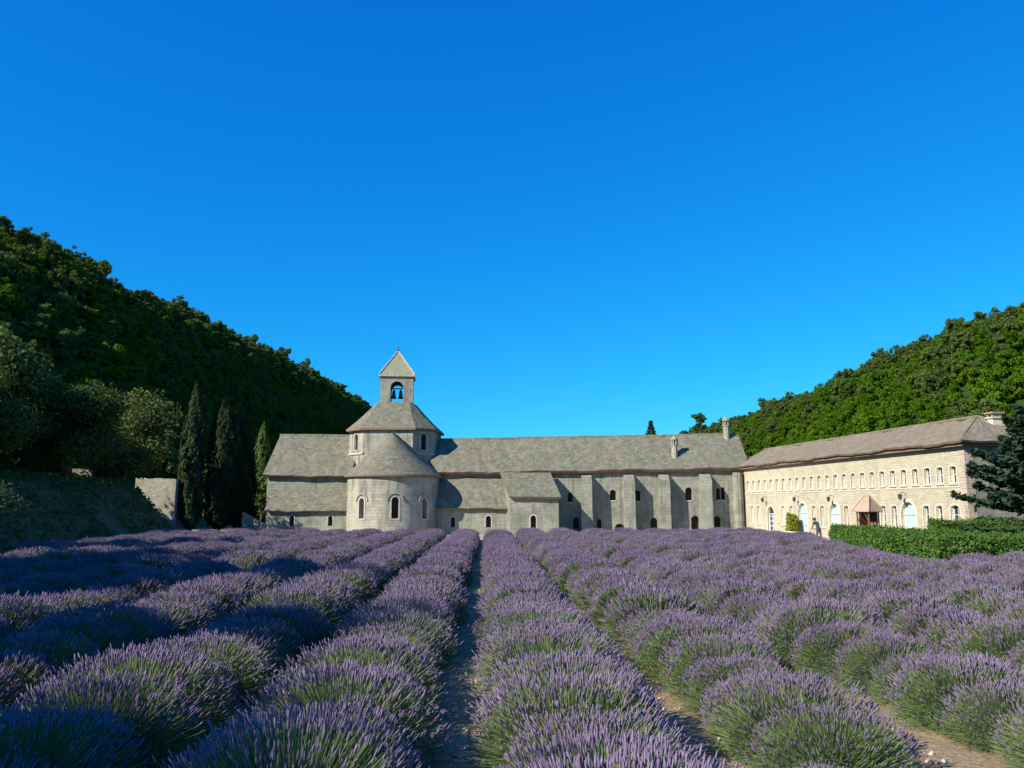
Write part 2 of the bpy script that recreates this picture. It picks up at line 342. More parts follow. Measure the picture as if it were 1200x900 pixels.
# ------------------------------------------------------------------ walls with openings
def arch(u, z0, wd, h, n=8, flat=0.0):
    """opening outline: half round top when flat=0, segmental otherwise"""
    r = wd / 2; rise = r if not flat else flat
    p = [(u - r, z0), (u + r, z0)]
    for k in range(n + 1):
        a = math.pi * k / n; p.append((u + r * math.cos(a), z0 + h - rise + rise * math.sin(a)))
    return p
def wall_mesh(name, outline, holes, th, mat, place):
    """outline and holes in (u,z); place(u, d, z) -> local point, d from 0 (outside) to th (inside)"""
    cu = bpy.data.curves.new('tmp', 'CURVE'); cu.dimensions = '2D'; cu.fill_mode = 'BOTH'; cu.extrude = th / 2
    for poly in [outline] + holes:
        sp = cu.splines.new('POLY'); sp.points.add(len(poly) - 1); sp.use_cyclic_u = True
        for p, q in zip(sp.points, poly): p.co = (q[0], q[1], 0, 1)
    ob = bpy.data.objects.new('tmp', cu); COL.objects.link(ob)
    dg = bpy.context.evaluated_depsgraph_get(); me = bpy.data.meshes.new_from_object(ob.evaluated_get(dg))
    bpy.data.objects.remove(ob); bpy.data.curves.remove(cu)
    for v in me.vertices:
        u, z, e = v.co; v.co = place(u, e + th / 2, z)
    bm = bmesh.new(); bm.from_mesh(me); bmesh.ops.remove_doubles(bm, verts=bm.verts, dist=1e-4); bmesh.ops.recalc_face_normals(bm, faces=bm.faces); bm.to_mesh(me); bm.free()
    me.name = name; me.materials.clear(); me.materials.append(M[mat]); return me
def wall(name, outline, holes, th, mat, place, parent):
    return link(bpy.data.objects.new(name, wall_mesh(name, outline, holes, th, mat, place)), parent)
def ring(mb, inner, outer, place, d0, d1, m=0):
    n = len(inner)
    for k in range(n - 1):
        a, b, c, d = inner[k], inner[k + 1], outer[k + 1], outer[k]
        for dd in (d0,): mb.face([place(a[0], dd, a[1]), place(b[0], dd, b[1]), place(c[0], dd, c[1]), place(d[0], dd, d[1])], m)
        mb.face([place(d[0], d0, d[1]), place(c[0], d0, c[1]), place(c[0], d1, c[1]), place(d[0], d1, d[1])], m)
        mb.face([place(a[0], d1, a[1]), place(b[0], d1, b[1]), place(b[0], d0, b[1]), place(a[0], d0, a[1])], m)
def add_window(parent, place, u, z0, wd, h, trim='trim', tw=0.12, deep=0.34, pane='hollow', sill=True, flat=0.0, proud=0.03, bars=False):
    """window part: recessed pane with its surround and sill as sub-parts"""
    mb = MB(); op = arch(u, z0, wd + 0.04, h + 0.02, 8, flat)
    mb.face([place(p[0], deep, p[1]) for p in op]); wo = mb.build('window', pane, parent)
    if tw:
        inn = arch(u, z0, wd, h, 8, flat); outr = arch(u, z0, wd + 2 * tw, h + tw, 8, flat + tw if flat else 0)
        inn = inn[1:] + [inn[0]]; outr = outr[1:] + [outr[0]]
        t = MB(); ring(t, inn, outr, place, -proud, 0.06); t.build('surround', trim, wo)
    if sill:
        s = MB(); s.prism([place(u - wd / 2 - tw, -0.07, z0 - 0.1), place(u + wd / 2 + tw, -0.07, z0 - 0.1), place(u + wd / 2 + tw, 0.1, z0 - 0.1), place(u - wd / 2 - tw, 0.1, z0 - 0.1)],
                          [place(u - wd / 2 - tw, -0.07, z0 - 0.005), place(u + wd / 2 + tw, -0.07, z0 - 0.005), place(u + wd / 2 + tw, 0.1, z0 + 0.01), place(u - wd / 2 - tw, 0.1, z0 + 0.01)]); s.build('sill', trim, wo)
    if bars:
        f = MB(); fw = 0.035
        def bx(ua, ub, za, zb):
            f.prism([place(ua, deep - 0.05, za), place(ub, deep - 0.05, za), place(ub, deep - 0.01, za), place(ua, deep - 0.01, za)],
                    [place(ua, deep - 0.05, zb), place(ub, deep - 0.05, zb), place(ub, deep - 0.01, zb), place(ua, deep - 0.01, zb)])
        bx(u - wd / 2, u - wd / 2 + fw * 1.6, z0, z0 + h - 0.05); bx(u + wd / 2 - fw * 1.6, u + wd / 2, z0, z0 + h - 0.05); bx(u - fw / 2, u + fw / 2, z0 + fw, z0 + h - 0.02)
        bx(u - wd / 2 + fw * 1.6, u + wd / 2 - fw * 1.6, z0, z0 + fw)
        k = max(2, int(h / 0.42))
        for i in range(1, k): bx(u - wd / 2 + fw * 1.6, u - fw / 2, z0 + h * i / k, z0 + h * i / k + fw); bx(u + fw / 2, u + wd / 2 - fw * 1.6, z0 + h * i / k, z0 + h * i / k + fw)
        f.build('frame', 'frame', wo)
    return wo

def slab(name, quad, th, mat, parent, nu=30, nv=8, amp=0.03, seed=0, edge='eave'):
    """roof slope: quad = eaveA, eaveB, ridgeB, ridgeA; uneven top, real thickness, darker tile course at the eave"""
    a, b, c, d = [Vector(p) for p in quad]; nrm = (b - a).cross(d - a).normalized()
    if nrm.z < 0: nrm = -nrm
    rg = np.random.default_rng(seed); mb = MB(); ln = (b - a).length
    def sagv(s, t): x = s * ln; return Vector((0, 0, 0.045 * math.sin(x * 0.8 + seed) + 0.026 * math.sin(x * 2.1 + seed * 2 + t * 3) + 0.014 * math.sin(x * 5.3 + t * 9))) * min(1.0, ln / 8)
    for j in range(nv + 1):
        for i in range(nu + 1):
            s, t = i / nu, j / nv; p = a.lerp(b, s).lerp(d.lerp(c, s), t); p = p + sagv(s, t)
            k = amp * (rg.normal() * 0.6 + 0.8 * math.sin(s * 9 + seed) * math.sin(t * 3 + 1)) ; k = max(-0.10, min(0.12, k))
            mb.v.append(tuple(p + nrm * (th + k)))
    n0 = len(mb.v)
    for j in range(nv + 1):
        for i in range(nu + 1):
            s, t = i / nu, j / nv; mb.v.append(tuple(a.lerp(b, s).lerp(d.lerp(c, s), t) + sagv(s, t)))
    W = nu + 1
    for j in range(nv):
        for i in range(nu):
            k = j * W + i; mb.f.append((k, k + 1, k + W + 1, k + W)); mb.m.append(0)
            k += n0; mb.f.append((k, k + W, k + W + 1, k + 1)); mb.m.append(1)
    for i in range(nu):
        mb.f.append((n0 + i, n0 + i + 1, i + 1, i)); mb.m.append(1)
        k = nv * W + i; mb.f.append((k, k + 1, n0 + k + 1, n0 + k)); mb.m.append(0)
    for j in range(nv):
        k = j * W; mb.f.append((k, k + W, n0 + k + W, n0 + k)); mb.m.append(0)
        k = j * W + nu; mb.f.append((n0 + k, n0 + k + W, k + W, k)); mb.m.append(0)
    return mb.build(name, [mat, 'eave'], parent)

# ------------------------------------------------------------------ abbey church
AB_RZ = R(-5)
ch = empty('abbey_church', (23, 76, 0), AB_RZ, 'grey stone abbey church with round apse, square bell tower and slab roofs', 'church')
flat = lambda dep: (lambda u, d, z: (u, dep + d, z))
RD = 4.1    # ridge depth behind the front wall
# left transept
P0 = flat(0.0)
wall('wall', [(-43.3, 0), (-28.0, 0), (-28.0, 5.4), (-43.3, 5.25)], [], 0.6, 'stone', P0, ch)
mb = MB(); mb.prism([(-43.3, 0.6, 0), (-42.7, 0.6, 0), (-42.7, 7.6, 0), (-43.3, 7.6, 0)], [(-43.3, 0.6, 5.3), (-42.7, 0.6, 5.3), (-42.7, 7.6, 5.3), (-43.3, 7.6, 5.3)])
mb.prism([(-43.3, 0.6, 5.3), (-43.3, 7.6, 5.3), (-43.3, RD, 9.0)], [(-42.7, 0.6, 5.3), (-42.7, 7.6, 5.3), (-42.7, RD, 9.0)]); mb.build('gable_wall', 'stone', ch)
slab('roof', [(-43.55, -0.4, 5.12), (-35.4, -0.4, 5.05), (-35.4, RD, 9.02), (-43.55, RD, 9.12)], 0.22, 'roof', ch, 34, 16, 0.006, 1)
slab('roof', [(-43.55, 8.6, 5.05), (-35.4, 8.6, 5.05), (-35.4, RD, 9.02), (-43.55, RD, 9.12)], 0.22, 'roof', ch, 12, 4, 0.02, 2)
mb = MB(); mb.tube([(-43.6, RD, 9.3), (-40, RD, 9.27), (-37, RD, 9.2), (-35.5, RD, 9.18)], [0.17] * 4, 7); mb.build('ridge_cap', 'roof', ch)
# left chapels
PC = flat(-2.0)
hl = [arch(-40.22, 0.75, 0.42, 0.9), arch(-36.75, 0.75, 0.42, 0.9)]
wall('chapel_wall', [(-42.45, 0), (-34.9, 0), (-34.9, 2.05), (-42.45, 2.1)], hl, 0.45, 'stone', PC, ch)
mb = MB(); mb.prism([(-42.45, -1.55, 0), (-42.0, -1.55, 0), (-42.0, 0, 0), (-42.45, 0, 0)], [(-42.45, -1.55, 2.35), (-42.0, -1.55, 2.35), (-42.0, 0, 3.8), (-42.45, 0, 3.8)]); mb.build('chapel_wall', 'stone', ch)
slab('chapel_roof', [(-42.6, -2.35, 1.98), (-34.9, -2.35, 1.93), (-34.9, -0.02, 3.88), (-42.6, -0.02, 3.92)], 0.16, 'roof', ch, 28, 8, 0.006, 3)
for u in (-40.22, -36.75): add_window(ch, PC, u, 0.75, 0.42, 0.9, 'trim', 0.11, 0.3, sill=False)
# right chapel beside the annexe
hr = [arch(-25.8, 0.65, 0.42, 0.9), arch(-22.65, 0.65, 0.46, 1.0)]
wall('chapel_wall', [(-28.9, 0), (-20.6, 0), (-20.6, 2.3), (-28.9, 2.3)], hr, 0.45, 'stone', PC, ch)
slab('chapel_roof', [(-28.9, -2.3, 2.16), (-20.75, -2.3, 2.2), (-21.2, -0.02, 4.85), (-28.9, -0.02, 4.8)], 0.16, 'roof', ch, 24, 10, 0.006, 4)
add_window(ch, PC, -25.8, 0.65, 0.42, 0.9, 'trim', 0.1, 0.3, sill=False); add_window(ch, PC, -22.65, 0.65, 0.46, 1.0, 'trim', 0.13, 0.3, sill=False)

# apse: curved wall with real openings
AC, AR, AY = -31.3, 4.0, -1.5
def PA(ang0):
    return lambda u, d, z: (AC + (AR - d) * math.sin(ang0 + u / AR), -(AR - d) * math.cos(ang0 + u / AR) + AY, z)
aw = [(-29.5, 1.42, 0.56, 1.75), (14.5, 1.42, 0.62, 1.85), (54.5, 1.42, 0.56, 1.75)]
def apse_wall():
    # strips of wall between sampled angles; openings cut where an arched window covers the strip
    rows = np.concatenate([np.linspace(0, 1.42, 5), np.linspace(1.55, 3.4, 22), np.linspace(3.6, 5.15, 5)]); edges = set()
    for a in np.linspace(-90, 90, 58): edges.add(round(float(a), 3))
    for a, z0, wd, h in aw:
        da = math.degrees(wd / 2 / AR)
        edges = {e for e in edges if abs(e - a) > da + 0.6}
        for k in range(9): edges.add(round(a + da * math.cos(math.pi * k / 8), 3))
    E_ = sorted(edges); mb = MB(); P = PA(0)
    def top(a, wn):
        x = max(-1, min(1, (a - wn[0]) / math.degrees(wn[2] / 2 / AR))); return wn[1] + wn[3] - wn[2] / 2 + wn[2] / 2 * math.sqrt(max(0, 1 - x * x))
    for a0, a1 in zip(E_, E_[1:]):
        mid = (a0 + a1) / 2; u0, u1 = R(a0) * AR, R(a1) * AR; hit = [wn for wn in aw if abs(mid - wn[0]) < math.degrees(wn[2] / 2 / AR)]
        def col(za0, za1, zb0, zb1, n):
            for k in range(n):
                f0, f1 = k / n, (k + 1) / n
                mb.face([P(u0, 0, za0 + (zb0 - za0) * f0), P(u1, 0, za1 + (zb1 - za1) * f0), P(u1, 0, za1 + (zb1 - za1) * f1), P(u0, 0, za0 + (zb0 - za0) * f1)])
        if hit:
            wn = hit[0]; t0, t1 = top(a0, wn), top(a1, wn); col(0, 0, wn[1], wn[1], 3); col(t0, t1, 5.2, 5.2, 4)
            mb.face([P(u0, 0, t0), P(u1, 0, t1), P(u1, 0.6, t1), P(u0, 0.6, t0)][::-1]); mb.face([P(u0, 0, wn[1]), P(u1, 0, wn[1]), P(u1, 0.6, wn[1] + 0.12), P(u0, 0.6, wn[1] + 0.12)])
        else: col(0, 0, 5.2, 5.2, 8)
    for a, z0, wd, h in aw:
        for s in (-1, 1):
            u = R(a) * AR + s * wd / 2; q = [P(u, 0, z0), P(u, 0.6, z0), P(u, 0.6, z0 + h - wd / 2), P(u, 0, z0 + h - wd / 2)]; mb.face(q if s < 0 else q[::-1])
    for sg in (-1, 1):
        x = AC + sg * AR; q = [(x, AY, 0), (x, 0.0, 0), (x, 0.0, 5.2), (x, AY, 5.2)]; mb.face(q if sg > 0 else q[::-1])
    return mb.build('apse_wall', 'apse_stone', ch)
apse_wall()
for a, z0, wd, h in aw:
    P = PA(R(a)); mb = MB(); mb.face([P(p[0], 0.55, p[1]) for p in arch(0, z0, wd + 0.05, h + 0.02)]); wo = mb.build('window', 'hollow', ch)
    t = MB(); inn = arch(0, z0, wd, h); outr = arch(0, z0, wd + 0.26, h + 0.13); ring(t, inn[1:] + [inn[0]], outr[1:] + [outr[0]], P, -0.03, 0.08); t.build('surround', 'trim', wo)
    hd = MB(); i2 = arch(0, z0, wd + 0.56, h + 0.28)[2:]; o2 = arch(0, z0, wd + 0.8, h + 0.40)[2:]; ring(hd, i2, o2, P, -0.10, 0.02); hd.build('hood_mould', 'apse_stone', wo)
    s = MB(); s.prism([P(-wd / 2 - 0.1, -0.05, z0 - 0.12), P(wd / 2 + 0.1, -0.05, z0 - 0.12), P(wd / 2 + 0.1, 0.2, z0 - 0.12), P(-wd / 2 - 0.1, 0.2, z0 - 0.12)], [P(-wd / 2 - 0.1, -0.05, z0 - 0.01), P(wd / 2 + 0.1, -0.05, z0 - 0.01), P(wd / 2 + 0.1, 0.2, z0 + 0.045), P(-wd / 2 - 0.1, 0.2, z0 + 0.045)]); s.build('sill', 'trim', wo)
mb = MB(); rgc = np.random.default_rng(5); nR = 14      # conical slab roof over the apse, short ridge back to the lantern
rr = AR + 0.32; path = []
for k in range(4): path.append(((AC - rr, 0.05 + (AY - 0.05) * k / 4), (AC - 0.1, 0.05 + (AY - 0.05) * k / 4)))
for k in range(57): a = R(-90 + 180 * k / 56); path.append(((AC + rr * math.sin(a), AY - rr * math.cos(a)), (AC - 0.1, AY)))
for k in range(3, -1, -1): path.append(((AC + rr, 0.05 + (AY - 0.05) * k / 4), (AC - 0.1, 0.05 + (AY - 0.05) * k / 4)))
W = len(path)
for j in range(nR + 1):
    for e_, r_ in path:
        t = j / nR; k = 0.008 * rgc.normal() * (1 - t); mb.v.append((e_[0] + (r_[0] - e_[0]) * t, e_[1] + (r_[1] - e_[1]) * t, 5.06 + (8.95 - 5.06) * t + 0.12 + k - 0.10 * math.sin(t * math.pi)))
for j in range(nR):
    for i in range(W - 1): k = j * W + i; mb.f.append((k, k + 1, k + W + 1, k + W)); mb.m.append(0)
n0 = len(mb.v)
for e_, r_ in path:
    mb.v.append((e_[0], e_[1], 5.02)); q = 0.37 / rr; mb.v.append((e_[0] + (AC - e_[0]) * q, e_[1] + (max(AY, e_[1]) - e_[1]) * q, 4.94))
for i in range(W - 1):
    mb.f.append((n0 + 2 * i, n0 + 2 * i + 2, i + 1, i)); mb.m.append(1); mb.f.append((n0 + 2 * i, n0 + 2 * i + 1, n0 + 2 * i + 3, n0 + 2 * i + 2)); mb.m.append(1)
mb.build('apse_roof', ['roof', 'eave'], ch)

# crossing lantern: square with chamfered corners
LC, LH = (-32.12, 4.05), 4.02      # centre and half width
cf = 1.72                          # chamfer
def octo(h, c, cx=LC[0], cy=LC[1]):
    return [(cx - h + c, cy - h), (cx + h - c, cy - h), (cx + h, cy - h + c), (cx + h, cy + h - c), (cx + h - c, cy + h), (cx - h + c, cy + h), (cx - h, cy + h - c), (cx - h, cy - h + c)]
oc = octo(LH, cf)
for k in range(8):
    a, b = Vector(oc[k]), Vector(oc[(k + 1) % 8]); L = (b - a).length; e = (b - a) / L; nin = Vector((-e.y, e.x))
    pl = (lambda a, e, nin: (lambda u, d, z: (a.x + e.x * u + nin.x * d, a.y + e.y * u + nin.y * d, z)))(a, e, nin)
    diag = k in (1, 7)
    wall('lantern_wall', [(0, 5.0), (L, 5.0), (L, 9.5), (0, 9.5)], [arch(L / 2, 7.65, 0.62, 1.5)] if diag else [], 0.4, 'apse_stone', pl, ch)
    if diag:
        add_window(ch, pl, L / 2, 7.65, 0.62, 1.5, 'trim', 0.16, 0.35)
        s = MB(); s.prism([pl(-0.03, -0.12, 7.22), pl(L + 0.03, -0.12, 7.22), pl(L + 0.03, 0.02, 7.15), pl(-0.03, 0.02, 7.15)], [pl(-0.03, -0.12, 7.36), pl(L + 0.03, -0.12, 7.36), pl(L + 0.03, 0.02, 7.42), pl(-0.03, 0.02, 7.42)]); s.build('string_course', 'trim', ch)
lo_, hi_ = octo(LH + 0.28, cf), octo(1.72, 0.25)
mb = MB(); n = 8
def lant_roof():
    rg = np.random.default_rng(11)
    for k in range(8):
        a, b = lo_[k], lo_[(k + 1) % 8]; c, d = hi_[(k + 1) % 8], hi_[k]; nu, nv = 10, 10; base = len(mb.v)
        for j in range(nv + 1):
            for i in range(nu + 1):
                s, t = i / nu, j / nv; z = 9.62 + (12.3 - 9.62) * t; q = 0.006 * rg.normal() if 0 < i < nu else 0
                x = (a[0] * (1 - s) + b[0] * s) * (1 - t) + (d[0] * (1 - s) + c[0] * s) * t; y = (a[1] * (1 - s) + b[1] * s) * (1 - t) + (d[1] * (1 - s) + c[1] * s) * t
                mb.v.append((x, y, z + q - 0.12 * math.sin(t * math.pi)))
        for j in range(nv):
            for i in range(nu): p = base + j * 11 + i; mb.f.append((p, p + 1, p + 12, p + 11)); mb.m.append(0)
        mb.face([(*a, 9.44), (*b, 9.44), (*b, 9.62), (*a, 9.62)], 1)
        wi, wj = oc[k], oc[(k + 1) % 8]; mb.face([(*a, 9.44), (*wi, 9.40), (*wj, 9.40), (*b, 9.44)], 1)
    mb.face([(*p, 12.3) for p in hi_], 0)
lant_roof(); mb.build('lantern_roof', ['roof', 'eave'], ch)

# bell tower
TC, TH = (-32.12, 4.05), 1.56
op = arch(0, 12.35, 1.22, 2.0)
for k, (dx, dy) in enumerate(((0, -1), (1, 0), (0, 1), (-1, 0))):
    pl = (lambda k: {0: lambda u, d, z: (TC[0] + u, TC[1] - TH + d, z), 1: lambda u, d, z: (TC[0] + TH - d, TC[1] + u, z), 2: lambda u, d, z: (TC[0] - u, TC[1] + TH - d, z), 3: lambda u, d, z: (TC[0] - TH + d, TC[1] - u, z)}[k])(k)
    hw = TH if k % 2 == 0 else TH - 0.5
    wall('bell_tower_wall', [(-hw, 11.7), (hw, 11.7), (hw, 14.86), (-hw, 14.86)], [op] if k in (0, 2) else [], 0.5, 'tower_stone', pl, ch)
    if k in (0, 2):
        t = MB(); inn = op[1:] + [op[0]]; ou = arch(0, 12.35, 1.5, 2.14); ring(t, inn, ou[1:] + [ou[0]], pl, -0.02, 0.1); t.build('arch_surround', 'tower_stone', ch)
mb = MB(); oh = TH + 0.16
b4 = [(TC[0] - oh, TC[1] - oh), (TC[0] + oh, TC[1] - oh), (TC[0] + oh, TC[1] + oh), (TC[0] - oh, TC[1] + oh)]
mb.prism([(*p, 14.80) for p in b4], [(*p, 14.98) for p in b4], 0); mb.build('cornice', 'trim', ch)
mb = MB(); oh -= 0.03; b4 = [(TC[0] - oh, TC[1] - oh), (TC[0] + oh, TC[1] - oh), (TC[0] + oh, TC[1] + oh), (TC[0] - oh, TC[1] + oh)]
for k in range(4):
    mb.face([(*b4[k], 14.985), (*b4[(k + 1) % 4], 14.985), (TC[0], TC[1], 17.55)])
    
tr = mb.build('bell_tower_roof', 'tower_roof', ch)
mb = MB()
for p in b4: mb.tube([(p[0], p[1], 15.0), (TC[0], TC[1], 17.6)], [0.085, 0.06], 5)
mb.build('hip_ridge', 'trim', tr)
mb = MB(); mb.lathe([(0.0, 17.5), (0.1, 17.55), (0.12, 17.66), (0.03, 17.75), (0.03, 18.0), (0, 18.02)], 8, TC); mb.box(TC[0] - 0.13, TC[0] + 0.13, TC[1] - 0.02, TC[1] + 0.02, 17.86, 17.9); mb.build('finial', 'iron', tr)
mb = MB(); mb.box(TC[0] - 0.75, TC[0] + 0.75, TC[1] - 0.06, TC[1] + 0.06, 13.78, 13.88); bf = mb.build('bell_frame', 'iron', ch)
for dx, sc_ in ((-0.34, 1.0), (0.32, 0.92)):
    mb = MB(); mb.lathe([(0.02, 13.79), (0.05, 13.72), (0.13, 13.62), (0.16, 13.4), (0.19, 13.1), (0.27, 12.88), (0.25, 12.86), (0.1, 13.0)], 12, (TC[0] + dx, TC[1])); mb.tube([(TC[0] + dx, TC[1], 13.1), (TC[0] + dx, TC[1], 12.8)], [0.03, 0.05], 6); mb.build('bell', 'bronze', bf, True)

TM = Matrix.Translation((TC[0], TC[1], 0)) @ Matrix.Rotation(R(9), 4, 'Z') @ Matrix.Translation((-TC[0], -TC[1], 0))
for o in ch.children:
    if o.name.split('.')[0] in ('bell_tower_wall', 'cornice', 'bell_tower_roof', 'bell_frame', 'arch_surround'): o.matrix_local = TM

# ------------------------------------------------------------------ dormitory range
dm = empty('dormitory_range', (23, 76, 0), AB_RZ, 'long grey stone abbey range with tall buttresses, annexe and slab roof', 'building')
ez = lambda u: 5.42 + 0.42 * (u + 28) / 28
PD = flat(0.0)
wins = [(-15.45, 2.85, 0.46, 0.85), (-14.94, 0.5, 0.5, 1.0), (-12.88, 0.45, 0.4, 0.9), (-11.6, 3.0, 0.55, 0.95), (-11.05, 0.2, 0.85, 0.75), (-9.4, 2.95, 0.5, 0.95), (-8.0, 0.25, 0.62, 1.2),
        (-4.85, 3.0, 0.6, 1.15), (-4.35, 0.3, 0.72, 1.35), (-2.25, 3.05, 0.36, 1.05), (-1.83, 3.05, 0.36, 1.1), (-2.42, 0.4, 0.55, 1.2)]
wall('wall', [(-28, 0), (0, 0), (0, ez(0)), (-28, ez(-28))], [arch(*q) for q in wins], 0.7, 'stone', flat(0.03), dm)
for q in wins: add_window(dm, flat(0.03), *q, trim='trim', tw=0.0, deep=0.45, sill=q[1] > 2)
mb = MB(); mb.prism([(-0.02, 0.03, 0), (-0.02, 8.2, 0), (0.4, 8.2, 0), (0.4, 0.03, 0)], [(-0.02, 0.03, 5.8), (-0.02, 8.2, 5.8), (0.4, 8.2, 5.8), (0.4, 0.03, 5.8)])
mb.prism([(-0.02, 0.03, 5.8), (-0.02, 8.2, 5.8), (-0.02, RD, 8.95)], [(0.4, 0.03, 5.8), (0.4, 8.2, 5.8), (0.4, RD, 8.95)]); mb.build('gable_wall', 'stone', dm)
slab('roof', [(-28.3, -0.42, ez(-28) - 0.12), (0.55, -0.42, ez(0) - 0.12), (0.55, RD, 9.0), (-28.3, RD, 8.62)], 0.22, 'roof', dm, 110, 18, 0.006, 6)
slab('roof', [(-28.3, 8.6, ez(-28) - 0.12), (0.55, 8.6, ez(0) - 0.12), (0.55, RD, 9.0), (-28.3, RD, 8.62)], 0.22, 'roof', dm, 30, 4, 0.02, 7)
mb = MB(); mb.tube([(-28.0 + 28.5 * k / 14, RD, 8.82 + 0.38 * k / 14 + 0.02 * random.uniform(-1, 1)) for k in range(15)], [0.16] * 15, 7); mb.build('ridge_cap', 'roof', dm)
mb = MB(); mb.prism([(-28, -0.16, ez(-28) - 0.28), (-0.1, -0.16, ez(0) - 0.28), (-0.1, 0.02, ez(0) - 0.28), (-28, 0.02, ez(-28) - 0.28)], [(-28, -0.34, ez(-28) - 0.10), (-0.1, -0.34, ez(0) - 0.10), (-0.1, 0.02, ez(0) - 0.10), (-28, 0.02, ez(-28) - 0.10)]); mb.build('eave_course', 'eave', dm)
# annexe
ax = [(-21.55, 0.0), (-17.35, 0.0), (-16.48, -3.5), (-20.65, -3.5)]
slit = arch(-18.66, 0.55, 0.46, 1.15)
wall('annexe_wall', [(-20.65, 0), (-16.48, 0), (-16.48, 3.25), (-20.65, 3.25)], [slit], 0.5, 'stone', flat(-3.5), dm)
add_window(dm, flat(-3.5), -18.66, 0.55, 0.46, 1.15, 'trim', 0.12, 0.4, sill=False)
for (xa, ya), (xb, yb), s in (((-21.55, 0), (-20.65, -3.495), 1), ((-17.35, 0), (-16.48, -3.495), -1)):
    mb = MB(); o_ = 0.4 * s
    mb.prism([(xa, ya, 0), (xb, yb, 0), (xb + o_, yb, 0), (xa + o_, ya, 0)], [(xa, ya, 5.35), (xb, yb, 3.3), (xb + o_, yb, 3.3), (xa + o_, ya, 5.35)]); mb.build('annexe_wall', 'stone', dm)
slab('annexe_roof', [(-20.72, -3.85, 3.16), (-16.25, -3.85, 3.16), (-17.2, -0.38, 5.36), (-21.75, -0.38, 5.36)], 0.17, 'roof', dm, 18, 12, 0.006, 8)
# buttresses
for u0, u1, pj, tp in ((-14.46, -13.52, 1.25, 5.28), (-10.67, -9.74, 1.25, 5.3), (-7.56, -6.66, 1.25, 5.32), (-3.93, -2.98, 1.2, 5.35)):
    mb = MB(); rg = random.Random(int(u0 * 10)); nz = 10
    for k in range(nz + 1):
        z = 4.75 * k / nz; bt = 0.12 * (1 - k / nz); jx = lambda: rg.uniform(-0.02, 0.02)
        mb.v += [(u0 - bt * 0.3 + jx(), 0.03, z), (u0 - bt * 0.3 + jx(), -pj - bt + jx(), z), (u1 + bt * 0.3 + jx(), -pj - bt + jx(), z), (u1 + bt * 0.3 + jx(), 0.03, z)]
    for k in range(nz):
        for q in range(3): i = 4 * k + q; mb.f.append((i, i + 4, i + 5, i + 1)[::-1]); mb.m.append(0)
    i = 4 * nz; mb.v += [(u0 + 0.02, 0.03, tp), (u1 - 0.02, 0.03, tp), (u0 + 0.02, -0.28, tp - 0.04), (u1 - 0.02, -0.28, tp - 0.04)]; j = len(mb.v) - 4
    for f_ in ((i + 1, i + 2, j + 3, j + 2), (j + 2, j + 3, j + 1, j), (i, i + 1, j + 2, j), (i + 2, i + 3, j + 1, j + 3)): mb.f.append(f_); mb.m.append(0)
    mb.build('buttress', 'stone', dm)
mb = MB(); mb.tube([(-0.55, -0.22, 0), (-0.55, -0.22, 2.0), (-0.55, -0.2, 4.2), (-0.55, -0.2, 5.45)], [0.52, 0.48, 0.46, 0.45], 10); mb.build('corner_pilaster', 'stone', dm)
# chimneys on the slab roof
def round_chimney(u, d, zb, zt, r, parent):
    mb = MB(); mb.tube([(u, d, zb - 0.6), (u, d, zb + 0.15)], [r * 1.55, r * 1.45], 8); mb.tube([(u, d, zb + 0.15), (u, d, zt - 0.85)], [r * 1.1, r], 10); mb.tube([(u, d, zt - 0.85), (u, d, zt - 0.78)], [r * 1.25, r * 1.25], 10)
    c = mb.build('chimney', 'tower_stone', parent)
    q = MB()
    for k in range(6): a = 2 * math.pi * k / 6; q.tube([(u + r * 0.9 * math.cos(a), d + r * 0.9 * math.sin(a), zt - 0.79), (u + r * 0.9 * math.cos(a), d + r * 0.9 * math.sin(a), zt - 0.35)], [0.07, 0.07], 5)
    q.tube([(u, d, zt - 0.79), (u, d, zt - 0.35)], [r * 0.55] * 2, 6); q.build('chimney_vents', 'tower_stone', c)
    k = MB(); k.lathe([(0.0, zt - 0.36), (r * 1.3, zt - 0.36), (r * 1.25, zt - 0.25), (r * 0.7, zt - 0.08), (0.05, zt + 0.06), (0.05, zt + 0.2), (0, zt + 0.21)], 10, (u, d)); k.build('chimney_cap', 'tower_roof', c)
round_chimney(-5.85, 1.2, 6.75, 8.85, 0.27, dm)
round_chimney(-0.65, 3.6, 8.5, 10.8, 0.30, dm)

# ------------------------------------------------------------------ guest wing
WL = 30.54
gw = empty('guest_wing', (23, 76, 0), math.atan2(-0.99532, 0.09659), 'long two-storey cream stone wing with many small windows and tiled roof', 'building')
PW = flat(0.0)
up = [0.99 + 1.1867 * k for k in range(25)]
lowin = [1.66, 3.04, 7.79, 9.26, 12.97, 14.27, 17.69, 22.27, 23.48, 26.76, 28.01]
doors = [(5.52, 1.3, 2.45), (11.19, 1.5, 2.7), (16.06, 1.45, 2.65), (25.0, 1.5, 2.72)]
holes = [arch(u, 3.76, 0.52, 0.92, 6, 0.06) for u in up] + [arch(u, 1.0, 0.56, 1.52, 6, 0.08) for u in lowin] + [arch(29.41, 0.9, 0.8, 1.65, 6, 0.2)] + [arch(u, 0.02, wd, h, 10) for u, wd, h in doors]
wall('wall', [(0, 0), (WL, 0), (WL, 5.95), (0, 5.95)], holes, 0.5, 'wing_stone', PW, gw)
WD = 5.6
wall('end_wall', [(0.5, 0), (WD, 0), (WD, 5.95), (0.5, 5.95)], [], 0.5, 'stone', lambda u, d, z: (WL - d, u, z), gw)
wall('back_wall', [(0, 0), (WL - 0.5, 0), (WL - 0.5, 5.95), (0, 5.95)], [], 0.5, 'wing_stone', flat(WD - 0.5), gw)
mb = MB(); 
